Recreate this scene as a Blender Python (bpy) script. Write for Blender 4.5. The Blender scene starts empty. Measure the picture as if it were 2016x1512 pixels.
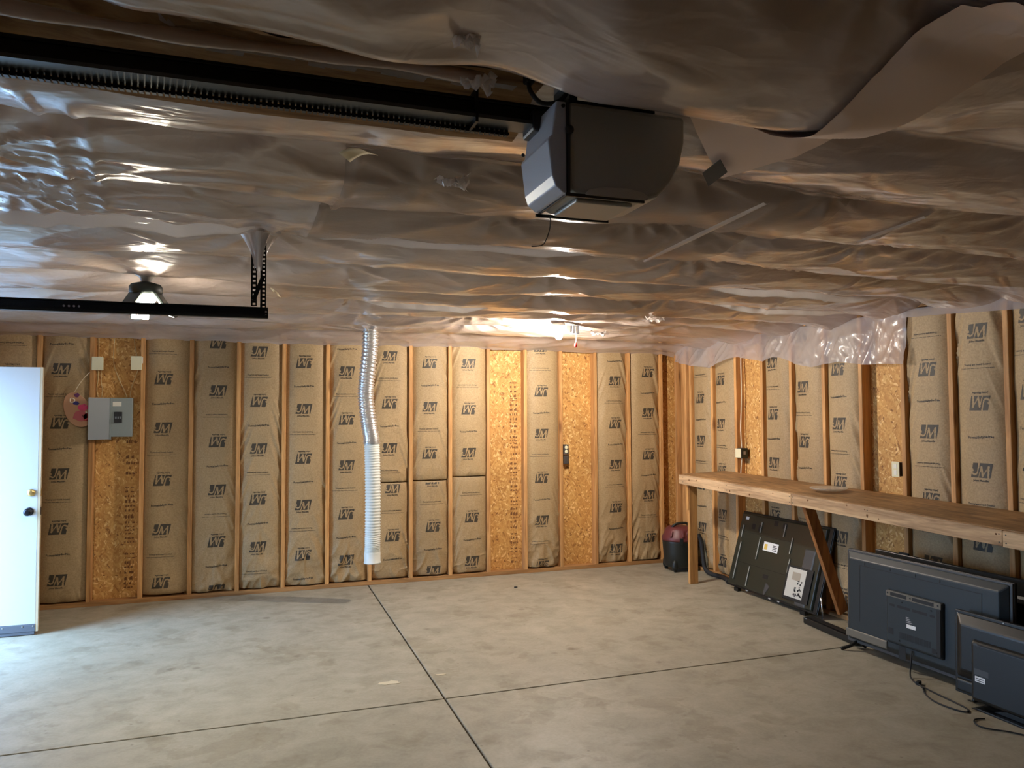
import bpy, bmesh, math, random
import numpy as np
from mathutils import Vector, Matrix
random.seed(7)
SC = bpy.context.scene
COL = SC.collection
PI = math.pi

# ------------------------------------------------------------------ camera
cam_d = bpy.data.cameras.new('camera')
cam_d.sensor_fit = 'HORIZONTAL'; cam_d.sensor_width = 36.0
cam_d.lens = 36.0 * 1487.6 / 2016.0
cam_d.clip_start = 0.02
cam = bpy.data.objects.new('camera', cam_d); COL.objects.link(cam)
yaw, pitch, roll = 0.3291, 0.0411, -0.0047
fw = Vector((math.sin(yaw)*math.cos(pitch), math.cos(yaw)*math.cos(pitch), math.sin(pitch)))
rt = Vector((math.cos(yaw), -math.sin(yaw), 0)); up = rt.cross(fw)
rt, up = rt*math.cos(roll) + up*math.sin(roll), up*math.cos(roll) - rt*math.sin(roll)
M = Matrix((rt, up, -fw)).transposed().to_4x4(); M.translation = (1.7618, -7.497, 1.6513)
cam.matrix_world = M
SC.camera = cam

# ------------------------------------------------------------------ world, exposure
W = bpy.data.worlds.new('sky'); SC.world = W; W.use_nodes = True
bg = W.node_tree.nodes['Background']
bg.inputs[0].default_value = (0.38, 0.64, 1.0, 1); bg.inputs[1].default_value = 16.0
# daylight portal: the open walk door on the left wall
pl = bpy.data.lights.new('doorway_portal', 'AREA'); pl.shape = 'RECTANGLE'; pl.size = 0.92; pl.size_y = 2.05
pl.cycles.is_portal = True
po = bpy.data.objects.new('doorway_portal', pl); COL.objects.link(po)
po.location = (-0.80, -1.31, 1.03); po.rotation_euler = (PI/2, 0, -PI/2)
BULB1, BULB2 = 76.0, 46.0
VS = SC.view_settings
VS.view_transform = 'Standard'; VS.look = 'None'; VS.exposure = 0.88; VS.gamma = 1.0; VS.use_curve_mapping = False
SC.cycles.max_bounces = 10; SC.cycles.diffuse_bounces = 5; SC.cycles.glossy_bounces = 4
SC.cycles.transparent_max_bounces = 12
SC.cycles.caustics_reflective = False; SC.cycles.caustics_refractive = False
SC.cycles.sample_clamp_indirect = 6.0
SC.cycles.use_denoising = True

# ------------------------------------------------------------------ numpy noise
_rng = np.random.RandomState(11)
_T = _rng.rand(256, 256)
def vn(x, y):
    x = np.asarray(x, float); y = np.asarray(y, float)
    xi = np.floor(x).astype(int); yi = np.floor(y).astype(int)
    fx = x-xi; fy = y-yi
    fx = fx*fx*fx*(fx*(fx*6-15)+10); fy = fy*fy*fy*(fy*(fy*6-15)+10)
    a = _T[xi % 256, yi % 256]; b = _T[(xi+1) % 256, yi % 256]
    c = _T[xi % 256, (yi+1) % 256]; d = _T[(xi+1) % 256, (yi+1) % 256]
    return (a*(1-fx)+b*fx)*(1-fy) + (c*(1-fx)+d*fx)*fy
def fbm(x, y, o=3):
    s = 0; a = .5
    for k in range(o):
        s = s + a*(vn(x*2**k+17.3*k, y*2**k+9.1*k)*2-1); a *= .5
    return s
def ridge(x, y):
    return 1-np.abs(vn(x, y)*2-1)
def sst(a, b, x):
    t = np.clip((np.asarray(x, float)-a)/(b-a), 0, 1); return t*t*(3-2*t)

# ------------------------------------------------------------------ materials
def lin(c):
    return tuple(((v/255)/12.92 if v/255 <= .04045 else ((v/255+.055)/1.055)**2.4) for v in c)
MATS = {}
def mat(name, rgb, rough=.6, metal=0.0, spec=.5, coat=0.0, coat_r=.1, emit=None, es=0):
    m = bpy.data.materials.new(name); m.use_nodes = True
    b = m.node_tree.nodes['Principled BSDF']
    b.inputs['Base Color'].default_value = (*lin(rgb), 1)
    b.inputs['Roughness'].default_value = rough; b.inputs['Metallic'].default_value = metal
    b.inputs['Specular IOR Level'].default_value = spec
    b.inputs['Coat Weight'].default_value = coat; b.inputs['Coat Roughness'].default_value = coat_r
    if emit:
        b.inputs['Emission Color'].default_value = (*emit, 1); b.inputs['Emission Strength'].default_value = es
    MATS[name] = m
    return m
class NT:
    def __init__(s, m): s.t = m.node_tree; s.n = s.t.nodes; s.b = s.n['Principled BSDF']
    def add(s, typ, **kw):
        n = s.n.new(typ)
        for k, v in kw.items():
            if k in n.inputs: n.inputs[k].default_value = v
            else: setattr(n, k, v)
        return n
    def link(s, a, b): s.t.links.new(a, b)
    def coord(s, scale=(1, 1, 1), rot=(0, 0, 0), kind='Object'):
        tc = s.add('ShaderNodeTexCoord'); mp = s.add('ShaderNodeMapping')
        mp.inputs['Scale'].default_value = scale; mp.inputs['Rotation'].default_value = rot
        s.link(tc.outputs[kind], mp.inputs[0]); return mp.outputs[0]
    def noise(s, vec, scale, detail=3, rough=.5, dist=0):
        n = s.add('ShaderNodeTexNoise'); n.inputs['Scale'].default_value = scale; n.inputs['Detail'].default_value = detail
        n.inputs['Roughness'].default_value = rough; n.inputs['Distortion'].default_value = dist
        s.link(vec, n.inputs['Vector']); return n.outputs['Fac']
    def ramp(s, fac, stops):
        r = s.add('ShaderNodeValToRGB'); e = r.color_ramp.elements
        while len(e) < len(stops): e.new(.5)
        for el, (p, c) in zip(e, stops): el.position = p; el.color = (*c, 1)
        s.link(fac, r.inputs[0]); return r.outputs[0]
    def mix(s, a, b, fac=.5, typ='MIX'):
        n = s.add('ShaderNodeMix', data_type='RGBA', blend_type=typ)
        for sock, v in ((n.inputs[0], fac), (n.inputs[6], a), (n.inputs[7], b)):
            if hasattr(v, 'links'): s.link(v, sock)
            else: sock.default_value = v
        return n.outputs[2]
    def bump(s, h, dist, strength=1.0, prev=None):
        n = s.add('ShaderNodeBump'); n.inputs['Distance'].default_value = dist; n.inputs['Strength'].default_value = strength
        s.link(h, n.inputs['Height'])
        if prev: s.link(prev, n.inputs['Normal'])
        return n.outputs[0]
    def rand(s):
        return s.add('ShaderNodeObjectInfo').outputs['Random']
G = lambda v: (v, v, v)

def wood_mat(name, dark, light, axis=2, rough=.65, knots=True):
    m = mat(name, light, rough); n = NT(m)
    sc = [9, 9, 9]; sc[axis] = .55
    v = n.coord(tuple(sc))
    off = n.add('ShaderNodeVectorMath', operation='ADD'); n.link(v, off.inputs[0])
    mul = n.add('ShaderNodeMath', operation='MULTIPLY'); mul.inputs[1].default_value = 37.0
    n.link(n.rand(), mul.inputs[0]); n.link(mul.outputs[0], off.inputs[1]); v = off.outputs[0]
    g = n.noise(v, 3.0, 5, .6, .6)
    c = n.ramp(g, [(.3, lin(dark)), (.62, lin(light))])
    g2 = n.noise(v, 14.0, 3, .6)
    c = n.mix(c, n.ramp(g2, [(.35, G(.72)), (.65, G(1.0))]), .55, 'MULTIPLY')
    tone = n.ramp(n.rand(), [(0, (.80, .74, .68)), (.5, (1, .97, .95)), (1, (1.08, 1.02, .92))])
    c = n.mix(c, tone, .9, 'MULTIPLY')
    if knots:
        kc = n.coord(tuple(x*1.0 for x in (11, 11, 11)[:axis]) + (3.2,) + tuple((11, 11, 11)[axis+1:]))
        o2 = n.add('ShaderNodeVectorMath', operation='ADD'); n.link(kc, o2.inputs[0]); n.link(mul.outputs[0], o2.inputs[1])
        vo = n.add('ShaderNodeTexVoronoi', feature='F1'); vo.inputs['Scale'].default_value = .55; n.link(o2.outputs[0], vo.inputs['Vector'])
        k = n.ramp(vo.outputs['Distance'], [(.05, (.28, .16, .08)), (.16, (1, 1, 1))])
        c = n.mix(c, k, .8, 'MULTIPLY')
    n.link(c, n.b.inputs['Base Color'])
    n.link(n.bump(g2, .0015, .5), n.b.inputs['Normal'])
    return m
wood_mat('stud_wood', (172, 120, 68), (222, 172, 112))
wood_mat('plate_wood_x', (150, 108, 64), (200, 154, 100), 0)
wood_mat('plate_wood_y', (150, 108, 64), (200, 154, 100), 1)
wood_mat('bench_board', (156, 124, 92), (222, 190, 150), 1, .75)
wood_mat('bench_post', (160, 112, 62), (216, 166, 104), 2)
wood_mat('brace_wood', (138, 86, 44), (192, 132, 76), 2)
def benchtop():
    m = mat('bench_top', (120, 84, 52), .55); n = NT(m)
    v = n.coord((5, .8, 5)); g = n.noise(v, 5, 6, .65, .8)
    c = n.ramp(g, [(.28, lin((104, 76, 48))), (.5, lin((152, 116, 76))), (.72, lin((186, 150, 106)))])
    s = n.noise(n.coord((1, 1, 1)), 3.2, 4, .6)
    c = n.mix(c, n.ramp(s, [(.38, G(.55)), (.6, G(1.05))]), .7, 'MULTIPLY')
    n.link(c, n.b.inputs['Base Color']); n.link(n.bump(g, .002, .5), n.b.inputs['Normal'])
benchtop()
def osb(name, axis):
    # oriented strand board: layered flakes in two directions
    m = mat(name, (196, 146, 84), .7); n = NT(m)
    wn = n.noise(n.coord(), 6, 2); 
    def flakes(rot, scl, seed):
        sc = (scl[0], scl[0], scl[1]); r = (0, rot, 0) if axis == 'y' else (rot, 0, 0)
        v0_ = n.coord((1, 1, 1), r); mp = n.add('ShaderNodeMapping'); mp.inputs['Scale'].default_value = sc; n.link(v0_, mp.inputs[0]); v = mp.outputs[0]
        d = n.add('ShaderNodeVectorMath', operation='ADD'); n.link(v, d.inputs[0])
        ns = n.add('ShaderNodeTexNoise'); ns.inputs['Scale'].default_value = .8; ns.inputs['Detail'].default_value = 2
        n.link(v, ns.inputs['Vector'])
        n.link(ns.outputs['Color'], d.inputs[1])
        d2 = n.add('ShaderNodeVectorMath', operation='ADD'); n.link(d.outputs[0], d2.inputs[0]); d2.inputs[1].default_value = (seed, seed*1.7, seed*.6)
        vo = n.add('ShaderNodeTexVoronoi', feature='F1'); vo.inputs['Scale'].default_value = 1.0
        n.link(d2.outputs[0], vo.inputs['Vector'])
        sp = n.add('ShaderNodeSeparateColor'); n.link(vo.outputs['Color'], sp.inputs[0])
        return sp.outputs[0], sp.outputs[1], vo.outputs['Distance']
    a, a2, ad = flakes(.45, (70, 20), 0); b, b2, bd = flakes(-.6, (76, 24), 5.3); c_, c2, cd = flakes(1.2, (64, 22), 9.1)
    stops = [(0, lin((138, 90, 44))), (.07, lin((188, 134, 70))), (.5, lin((204, 152, 84))), (.85, lin((216, 168, 100))), (1, lin((240, 204, 142)))]
    ca = n.ramp(a, stops); cb = n.ramp(b, stops); cc = n.ramp(c_, stops)
    pick1 = n.add('ShaderNodeMath', operation='GREATER_THAN'); n.link(a2, pick1.inputs[0]); pick1.inputs[1].default_value = .55
    pick2 = n.add('ShaderNodeMath', operation='GREATER_THAN'); n.link(b2, pick2.inputs[0]); pick2.inputs[1].default_value = .62
    c = n.mix(ca, cb, pick1.outputs[0]); c = n.mix(c, cc, pick2.outputs[0])
    c = n.mix(c, n.ramp(n.noise(n.coord(), 2.2, 3), [(.3, G(.78)), (.65, G(1.06))]), .8, 'MULTIPLY')
    n.link(c, n.b.inputs['Base Color'])
    n.link(n.bump(n.mix(ad, bd, pick1.outputs[0]), .0025, .6), n.b.inputs['Normal'])
osb('osb_back', 'y'); osb('osb_side', 'x')
def kraft():
    m = mat('kraft_paper', (172, 146, 108), .62); n = NT(m)
    v = n.coord(); f = n.noise(v, 90, 2); l = n.noise(v, 2.2, 3)
    c = n.mix(n.ramp(f, [(.3, lin((160, 134, 98))), (.7, lin((182, 156, 116)))]), n.ramp(l, [(.3, G(.86)), (.7, G(1.05))]), .8, 'MULTIPLY')
    c = n.mix(c, n.ramp(n.rand(), [(0, (.9, .9, .9)), (1, (1.04, 1.02, .98))]), .8, 'MULTIPLY')
    n.link(c, n.b.inputs['Base Color'])
    cr = n.noise(v, 34, 4, .6, .8)
    n.link(n.bump(cr, .002, .55), n.b.inputs['Normal'])
kraft()
mat('ink', (64, 56, 45), .6)
mat('fibreglass', (196, 168, 140), .95)
def concrete():
    m = mat('concrete', (158, 148, 132), .5); n = NT(m)
    v = n.coord(); vs = n.coord((1, 1.2, 1))
    big = n.noise(v, .9, 4, .6); mid = n.noise(vs, 4.5, 6, .68, .4); fine = n.noise(v, 60, 3)
    c = n.ramp(mid, [(.25, lin((148, 142, 124))), (.5, lin((166, 160, 143))), (.75, lin((177, 172, 156)))])
    c = n.mix(c, n.ramp(big, [(.3, G(.86)), (.65, G(1.05))]), .9, 'MULTIPLY')
    # worn blotches and oil spots
    st = n.noise(v, 3.4, 3, .55, .3)
    c = n.mix(c, n.ramp(st, [(.60, (1, 1, 1)), (.66, (.82, .80, .76))]), .9, 'MULTIPLY')
    st2 = n.noise(v, 1.9, 6, .62, .2)
    c = n.mix(c, n.ramp(st2, [(.585, (1, 1, 1)), (.605, (.86, .84, .81))]), .9, 'MULTIPLY')
    vo = n.add('ShaderNodeTexVoronoi', feature='F1'); vo.inputs['Scale'].default_value = 2.3; n.link(v, vo.inputs['Vector'])
    sp = n.ramp(vo.outputs['Distance'], [(.04, (.55, .52, .48)), (.085, (1, 1, 1))])
    c = n.mix(c, sp, .75, 'MULTIPLY')
    vo2 = n.add('ShaderNodeTexVoronoi', feature='F1'); vo2.inputs['Scale'].default_value = 7; n.link(v, vo2.inputs['Vector'])
    c = n.mix(c, n.ramp(vo2.outputs['Distance'], [(.035, (.5, .47, .43)), (.07, (1, 1, 1))]), .6, 'MULTIPLY')
    c = n.mix(c, n.ramp(fine, [(.3, G(.9)), (.7, G(1.05))]), .7, 'MULTIPLY')
    n.link(c, n.b.inputs['Base Color'])
    n.link(n.ramp(mid, [(.3, G(.62)), (.7, G(.42))]), n.b.inputs['Roughness'])
    n.link(n.bump(fine, .0012, .4), n.b.inputs['Normal'])
concrete()
mat('joint_dark', (66, 56, 46), .9)
mat('driveway', (150, 148, 144), .9)
def plastic():
    # polythene vapour barrier lying against pink-brown insulation
    m = mat('vapour_plastic', (150, 126, 116), .30, coat=.85, coat_r=.11); n = NT(m)
    v = n.coord()
    a = n.noise(n.coord((.7, 1.6, 1)), 1.1, 4, .55, .5)
    c = n.ramp(a, [(.28, lin((160, 136, 116))), (.48, lin((184, 166, 156))), (.7, lin((200, 189, 186)))])
    b = n.noise(n.coord((.8, 1.4, 1)), 2.0, 2, .5, .4)
    c = n.mix(c, n.ramp(b, [(.3, (.80, .77, .74)), (.7, (1.08, 1.08, 1.1))]), .8, 'MULTIPLY')
    n.link(c, n.b.inputs['Base Color'])
    w1 = n.noise(n.coord((1.0, 2.6, 1)), 4, 2, .45, 1.4); w2 = n.noise(v, 13, 2, .4, 1.8)
    ds = n.add('ShaderNodeTexNoise'); ds.inputs['Scale'].default_value = 2.5; n.link(v, ds.inputs['Vector'])
    ad = n.add('ShaderNodeVectorMath', operation='MULTIPLY_ADD'); n.link(ds.outputs['Color'], ad.inputs[0]); ad.inputs[1].default_value = (.6, .6, .6); n.link(n.coord((1, 2.0, 1)), ad.inputs[2])
    vo = n.add('ShaderNodeTexVoronoi', feature='F1'); vo.inputs['Scale'].default_value = 5.5; n.link(ad.outputs[0], vo.inputs['Vector'])
    n.link(n.bump(vo.outputs['Distance'], .016, .40, n.bump(w2, .006, .30, n.bump(w1, .016, .5))), n.b.inputs['Normal'])
plastic()
def clear_sheet(name, rgb, transp, rough=.25):
    m = mat(name, rgb, rough, coat=.5, coat_r=.12); n = NT(m)
    w1 = n.noise(n.coord((1, 5, 1)), 6, 4, .55, 1.0); w2 = n.noise(n.coord(), 22, 3, .5, 1.5)
    nb = n.bump(w2, .005, .4, n.bump(w1, .010, .5)); n.link(nb, n.b.inputs['Normal'])
    tr = n.add('ShaderNodeBsdfTransparent'); tl = n.add('ShaderNodeBsdfTranslucent'); tl.inputs[0].default_value = (*lin(rgb), 1)
    m1 = n.add('ShaderNodeMixShader'); m1.inputs[0].default_value = .35; n.link(n.b.outputs[0], m1.inputs[1]); n.link(tl.outputs[0], m1.inputs[2])
    m2 = n.add('ShaderNodeMixShader'); m2.inputs[0].default_value = transp; n.link(m1.outputs[0], m2.inputs[1]); n.link(tr.outputs[0], m2.inputs[2])
    n.link(m2.outputs[0], n.n['Material Output'].inputs[0])
clear_sheet('clear_plastic', (214, 208, 212), .46)
clear_sheet('hem_plastic', (222, 216, 212), .12, .3)
clear_sheet('haze_plastic', (190, 172, 160), .45, .3)
mat('matte_flap', (218, 194, 178), .6)
def bare():
    m = mat('bare_insulation', (150, 112, 70), .9); n = NT(m)
    a = n.noise(n.coord((1, 8, 1)), 6, 5, .6, .5)
    n.link(n.ramp(a, [(.3, lin((112, 78, 44))), (.7, lin((170, 132, 86)))]), n.b.inputs['Base Color'])
bare()
mat('black_steel', (24, 25, 26), .4, 0.6); mat('dark_rubber', (28, 28, 30), .7)
mat('opener_grey', (150, 149, 140), .36); mat('opener_front', (168, 170, 176), .33); mat('black_plastic', (22, 22, 24), .45)
mat('lens_pale', (168, 160, 146), .35); mat('chain_steel', (70, 74, 76), .35, .8); mat('bolt_steel', (190, 190, 190), .3, .9)
mat('white_paint', (196, 200, 204), .42); mat('door_edge', (196, 178, 150), .6); mat('sweep_rubber', (86, 90, 100), .6)
mat('brass', (206, 176, 112), .3, .8); mat('knob_dark', (40, 42, 50), .3, .6)
mat('panel_grey', (142, 152, 152), .42); mat('panel_dark', (116, 122, 128), .45); mat('label_white', (232, 228, 216), .6); mat('breaker_black', (26, 26, 30), .4)
mat('cream_plastic', (226, 220, 186), .45); mat('cable_white', (226, 214, 190), .5); mat('string_white', (222, 206, 180), .8); mat('cable_tan', (204, 180, 134), .6)
mat('palette_wood', (196, 150, 118), .6); mat('paint_pink', (220, 70, 120), .4); mat('paint_red', (196, 72, 76), .45); mat('paint_blue', (54, 50, 130), .4)
mat('paint_purple', (110, 60, 110), .4); mat('paint_white', (240, 226, 206), .4); mat('paint_mauve', (190, 96, 104), .5)
mat('foil', (232, 232, 234), .30, .9); mat('hose_white', (222, 226, 222), .42)
mat('box_green', (28, 40, 36), .5); mat('sticker_grey', (160, 160, 160), .6); mat('box_blue', (66, 60, 58), .6)
mat('vac_black', (26, 30, 28), .42); mat('vac_red', (98, 44, 46), .45)
mat('tv_black', (13, 14, 14), .42); mat('tv_green', (34, 40, 33), .35, coat=.2); mat('tv_blue', (27, 37, 42), .48); mat('tv_edge', (66, 66, 68), .45); mat('tv_rib', (150, 152, 146), .4)
mat('tv_brown', (104, 98, 86), .5); mat('sticker_white', (236, 236, 236), .5); mat('sticker_yellow', (228, 190, 90), .5); mat('slot_black', (10, 10, 11), .6); mat('metal_plate', (214, 216, 210), .4, .3)
mat('tape_dark', (48, 48, 46), .7); mat('tape_cream', (222, 206, 170), .6)
mat('ceramic', (232, 230, 222), .35); mat('red_plastic', (205, 40, 36), .4)
mat('chip_white', (214, 204, 178), .8); mat('osb_ink', (118, 76, 40), .8); mat('silver_rod', (200, 200, 204), .25, .9)
def glassy():
    m = mat('clear_dish', (236, 230, 216), .08, spec=.8); n = NT(m); tr = n.add('ShaderNodeBsdfTransparent')
    mx = n.add('ShaderNodeMixShader'); mx.inputs[0].default_value = .72; n.link(n.b.outputs[0], mx.inputs[1]); n.link(tr.outputs[0], mx.inputs[2])
    n.link(mx.outputs[0], n.n['Material Output'].inputs[0])
glassy()
R_B = .032
def bulb_mat(name, col, P, area):
    return mat(name, (255, 255, 255), .4, emit=col, es=P/(PI*area))

# ------------------------------------------------------------------ mesh builder, object helpers
class MB:
    def __init__(s): s.v = []; s.f = []; s.m = []; s.smooth = set()
    def quad(s, a, b, c, d, m=0): i = len(s.v); s.v += [a, b, c, d]; s.f.append((i, i+1, i+2, i+3)); s.m.append(m); return s
    def poly(s, pts, m=0): i = len(s.v); s.v += list(pts); s.f.append(tuple(range(i, i+len(pts)))); s.m.append(m); return s
    def hexa(s, p, m=0):
        i = len(s.v); s.v += list(p)
        for q in ((0, 3, 2, 1), (4, 5, 6, 7), (0, 1, 5, 4), (1, 2, 6, 5), (2, 3, 7, 6), (3, 0, 4, 7)): s.f.append(tuple(i+k for k in q)); s.m.append(m)
        return s
    def box(s, x0, x1, y0, y1, z0, z1, m=0):
        return s.hexa([(x0, y0, z0), (x1, y0, z0), (x1, y1, z0), (x0, y1, z0), (x0, y0, z1), (x1, y0, z1), (x1, y1, z1), (x0, y1, z1)], m)
    def obox(s, c, ax, ay, az, m=0):
        c = Vector(c); ax = Vector(ax); ay = Vector(ay); az = Vector(az)
        return s.hexa([tuple(c+i*ax+j*ay+k*az) for k in (-1, 1) for i, j in ((-1, -1), (1, -1), (1, 1), (-1, 1))], m)
    def grid(s, P, m=0, close_u=False):
        # P: array [nu][nv] of points
        i0 = len(s.v); nu = len(P); nv = len(P[0])
        for r in P: s.v += [tuple(q) for q in r]
        for a in range(nu if close_u else nu-1):
            for b in range(nv-1):
                s.smooth.add(len(s.f))
                a2 = (a+1) % nu
                s.f.append((i0+a*nv+b, i0+a2*nv+b, i0+a2*nv+b+1, i0+a*nv+b+1)); s.m.append(m)
        return s
    def tube(s, path, r, n=10, m=0, caps=True):
        path = [Vector(p) for p in path]; rs = r if hasattr(r, '__len__') else [r]*len(path)
        rings = []; ref = None
        for i, p in enumerate(path):
            t = (path[min(i+1, len(path)-1)]-path[max(i-1, 0)]).normalized()
            if ref is None: ref = Vector((0, 0, 1)) if abs(t.z) < .9 else Vector((1, 0, 0))
            a = t.cross(ref).normalized(); b = a.cross(t).normalized(); ref = b
            rings.append([tuple(p+rs[i]*(math.cos(2*PI*k/n)*a+math.sin(2*PI*k/n)*b)) for k in range(n)])
        i0 = len(s.v)
        for rg in rings: s.v += rg
        for i in range(len(rings)-1):
            for k in range(n):
                s.smooth.add(len(s.f)); k2 = (k+1) % n
                s.f.append((i0+i*n+k, i0+i*n+k2, i0+(i+1)*n+k2, i0+(i+1)*n+k)); s.m.append(m)
        if caps:
            s.f.append(tuple(i0+k for k in range(n))[::-1]); s.m.append(m)
            s.f.append(tuple(i0+(len(rings)-1)*n+k for k in range(n))); s.m.append(m)
        return s
    def lathe(s, prof, c, n=28, m=0, ax='z'):
        rings = []
        for r, h in prof:
            ring = []
            for k in range(n):
                a = 2*PI*k/n; x, y = r*math.cos(a), r*math.sin(a)
                ring.append((c[0]+x, c[1]+y, c[2]+h) if ax == 'z' else ((c[0]+x, c[1]+h, c[2]+y) if ax == 'y' else (c[0]+h, c[1]+x, c[2]+y)))
            rings.append(ring)
        i0 = len(s.v)
        for rg in rings: s.v += rg
        for i in range(len(rings)-1):
            for k in range(n):
                s.smooth.add(len(s.f)); k2 = (k+1) % n
                s.f.append((i0+i*n+k, i0+i*n+k2, i0+(i+1)*n+k2, i0+(i+1)*n+k)); s.m.append(m)
        s.f.append(tuple(i0+k for k in range(n))[::-1]); s.m.append(m)
        s.f.append(tuple(i0+(len(rings)-1)*n+k for k in range(n))); s.m.append(m)
        return s
    def prism(s, prof, d0, d1, plane='xz', m=0):
        P = {'xz': lambda p, d: (p[0], d, p[1]), 'xy': lambda p, d: (p[0], p[1], d), 'yz': lambda p, d: (d, p[0], p[1])}[plane]
        n = len(prof); i = len(s.v)
        s.v += [P(p, d0) for p in prof] + [P(p, d1) for p in prof]
        s.f.append(tuple(range(i, i+n))[::-1]); s.m.append(m); s.f.append(tuple(range(i+n, i+2*n))); s.m.append(m)
        for k in range(n): k2 = (k+1) % n; s.f.append((i+k, i+k2, i+n+k2, i+n+k)); s.m.append(m)
        return s
    def mesh(s, name, mats):
        me = bpy.data.meshes.new(name); me.from_pydata([tuple(map(float, v)) for v in s.v], [], s.f)
        for mm in (mats if isinstance(mats, (list, tuple)) else [mats]): me.materials.append(MATS[mm])
        me.polygons.foreach_set('material_index', s.m)
        sm = np.zeros(len(s.f), bool)
        if s.smooth: sm[list(s.smooth)] = True
        me.polygons.foreach_set('use_smooth', sm)
        bm = bmesh.new(); bm.from_mesh(me); bmesh.ops.recalc_face_normals(bm, faces=bm.faces); bm.to_mesh(me); bm.free()
        me.update(); return me
WORLD = {}
def put(name, me, parent=None, loc=(0, 0, 0), rot=None, bevel=0, seg=2):
    o = bpy.data.objects.new(name, me); COL.objects.link(o)
    wl = Vector(loc)
    if parent is not None:
        o.parent = parent; o.matrix_parent_inverse = Matrix.Translation(-WORLD[parent.name])
    o.location = wl; WORLD[o.name] = wl
    if rot: o.rotation_euler = rot
    if bevel:
        b = o.modifiers.new('bevel', 'BEVEL'); b.width = bevel; b.segments = seg; b.limit_method = 'ANGLE'; b.angle_limit = .6
    return o
def obj(name, mb, mats, parent=None, bevel=0, seg=2): return put(name, mb.mesh(name, mats), parent, bevel=bevel, seg=seg)
def tag(o, label, cat, group=None):
    o['label'] = label; o['category'] = cat
    if group: o['group'] = group
    return o
def thing(name, loc, label, cat, group=None): return tag(put(name, None, None, loc), label, cat, group)
def struct(o): o['kind'] = 'structure'; return o
def B(*a): return MB().box(*a)
def curve_pts(pts, n=8):
    P = [Vector(p) for p in pts]; out = []
    for i in range(len(P)-1):
        p0 = P[max(i-1, 0)]; p1 = P[i]; p2 = P[i+1]; p3 = P[min(i+2, len(P)-1)]
        for k in range(n):
            t = k/n
            out.append(.5*((2*p1)+(p2-p0)*t+(2*p0-5*p1+4*p2-p3)*t*t+(3*p1-p0-3*p2+p3)*t**3))
    out.append(P[-1]); return out

# ------------------------------------------------------------------ dimensions
SP = 0.4064; XR = 6.2547; XL = -0.69; YF = -11.0; SD = .089; ZT = 2.41
R0 = -0.7464                        # first regular stud of the right wall
# ------------------------------------------------------------------ floor: slabs with sawn joints
fl = struct(obj('floor', B(XL-.15, XR+.2, YF-.1, .2, -.12, -.012), 'joint_dark'))
JX, JY, JW = 2.832, -3.125, .006
for (x0, x1) in ((XL-.15, JX-JW), (JX+JW, XR+.2)):
    for (y0, y1) in ((YF-.1, -6.2-JW), (-6.2+JW, JY-JW), (JY+JW, .2)):
        obj('concrete_slab', B(x0, x1, y0, y1, -.1, 0), 'concrete', fl, bevel=.004, seg=2)
gd = struct(obj('ground_outside', B(-14, XL-.16, -16, 8, -.25, -.06), 'driveway'))

# ------------------------------------------------------------------ walls
wb = struct(obj('wall_back', B(XL-.2, XR+.2, SD+.012, SD+.06, 0, 2.6), 'osb_back'))
wr = struct(obj('wall_right', B(XR+SD+.012, XR+SD+.06, YF, .2, 0, 2.6), 'osb_side'))
for k in range(6):
    x0 = XL-.1+k*1.22
    obj('sheathing_panel', B(x0+.002, min(x0+1.218, XR+SD), SD, SD+.011, .0, 2.55), 'osb_back', wb)
for k in range(9):
    y0 = SD-(k+1)*1.22
    obj('sheathing_panel', B(XR+SD, XR+SD+.011, y0+.002, y0+1.218, 0, 2.55), 'osb_side', wr)
stud_me = B(-.019, .019, -SD/2, SD/2, 0, ZT-.038).mesh('stud', 'stud_wood')
stud_mr = B(-SD/2, SD/2, -.019, .019, 0, ZT-.038).mesh('stud', 'stud_wood')
stud_fl = B(-.019, .019, -SD/2, SD/2, 0, ZT-.038).mesh('stud_flat', 'stud_wood')
for k in range(-1, 16):
    put('stud', stud_me, wb, (k*SP, SD/2-.0005, .038), bevel=.003, seg=1)
put('stud', stud_fl, wr, (XR+.070, -.118, .038), bevel=.003, seg=1)
for y in (-.03, -.237, -.337): put('stud', stud_mr, wr, (XR+SD/2, y, .038), bevel=.003, seg=1)
for k in range(0, 24): put('stud', stud_mr, wr, (XR+SD/2, R0-k*SP, .038), bevel=.003, seg=1)
obj('sole_plate', B(XL, XR, -.001, SD, 0, .038), 'plate_wood_x', wb, bevel=.002, seg=1)
obj('sole_plate', B(XR-.001, XR+SD, YF, -.002, 0, .038), 'plate_wood_y', wr, bevel=.002, seg=1)
for i in range(2):
    obj('top_plate', B(XL, XR+SD, -.001, SD, ZT+i*.039, ZT+.038+i*.039), 'plate_wood_x', wb, bevel=.002, seg=1)
    obj('top_plate', B(XR-.001, XR+SD, YF, -.002, ZT+i*.039, ZT+.038+i*.039), 'plate_wood_y', wr, bevel=.002, seg=1)
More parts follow.
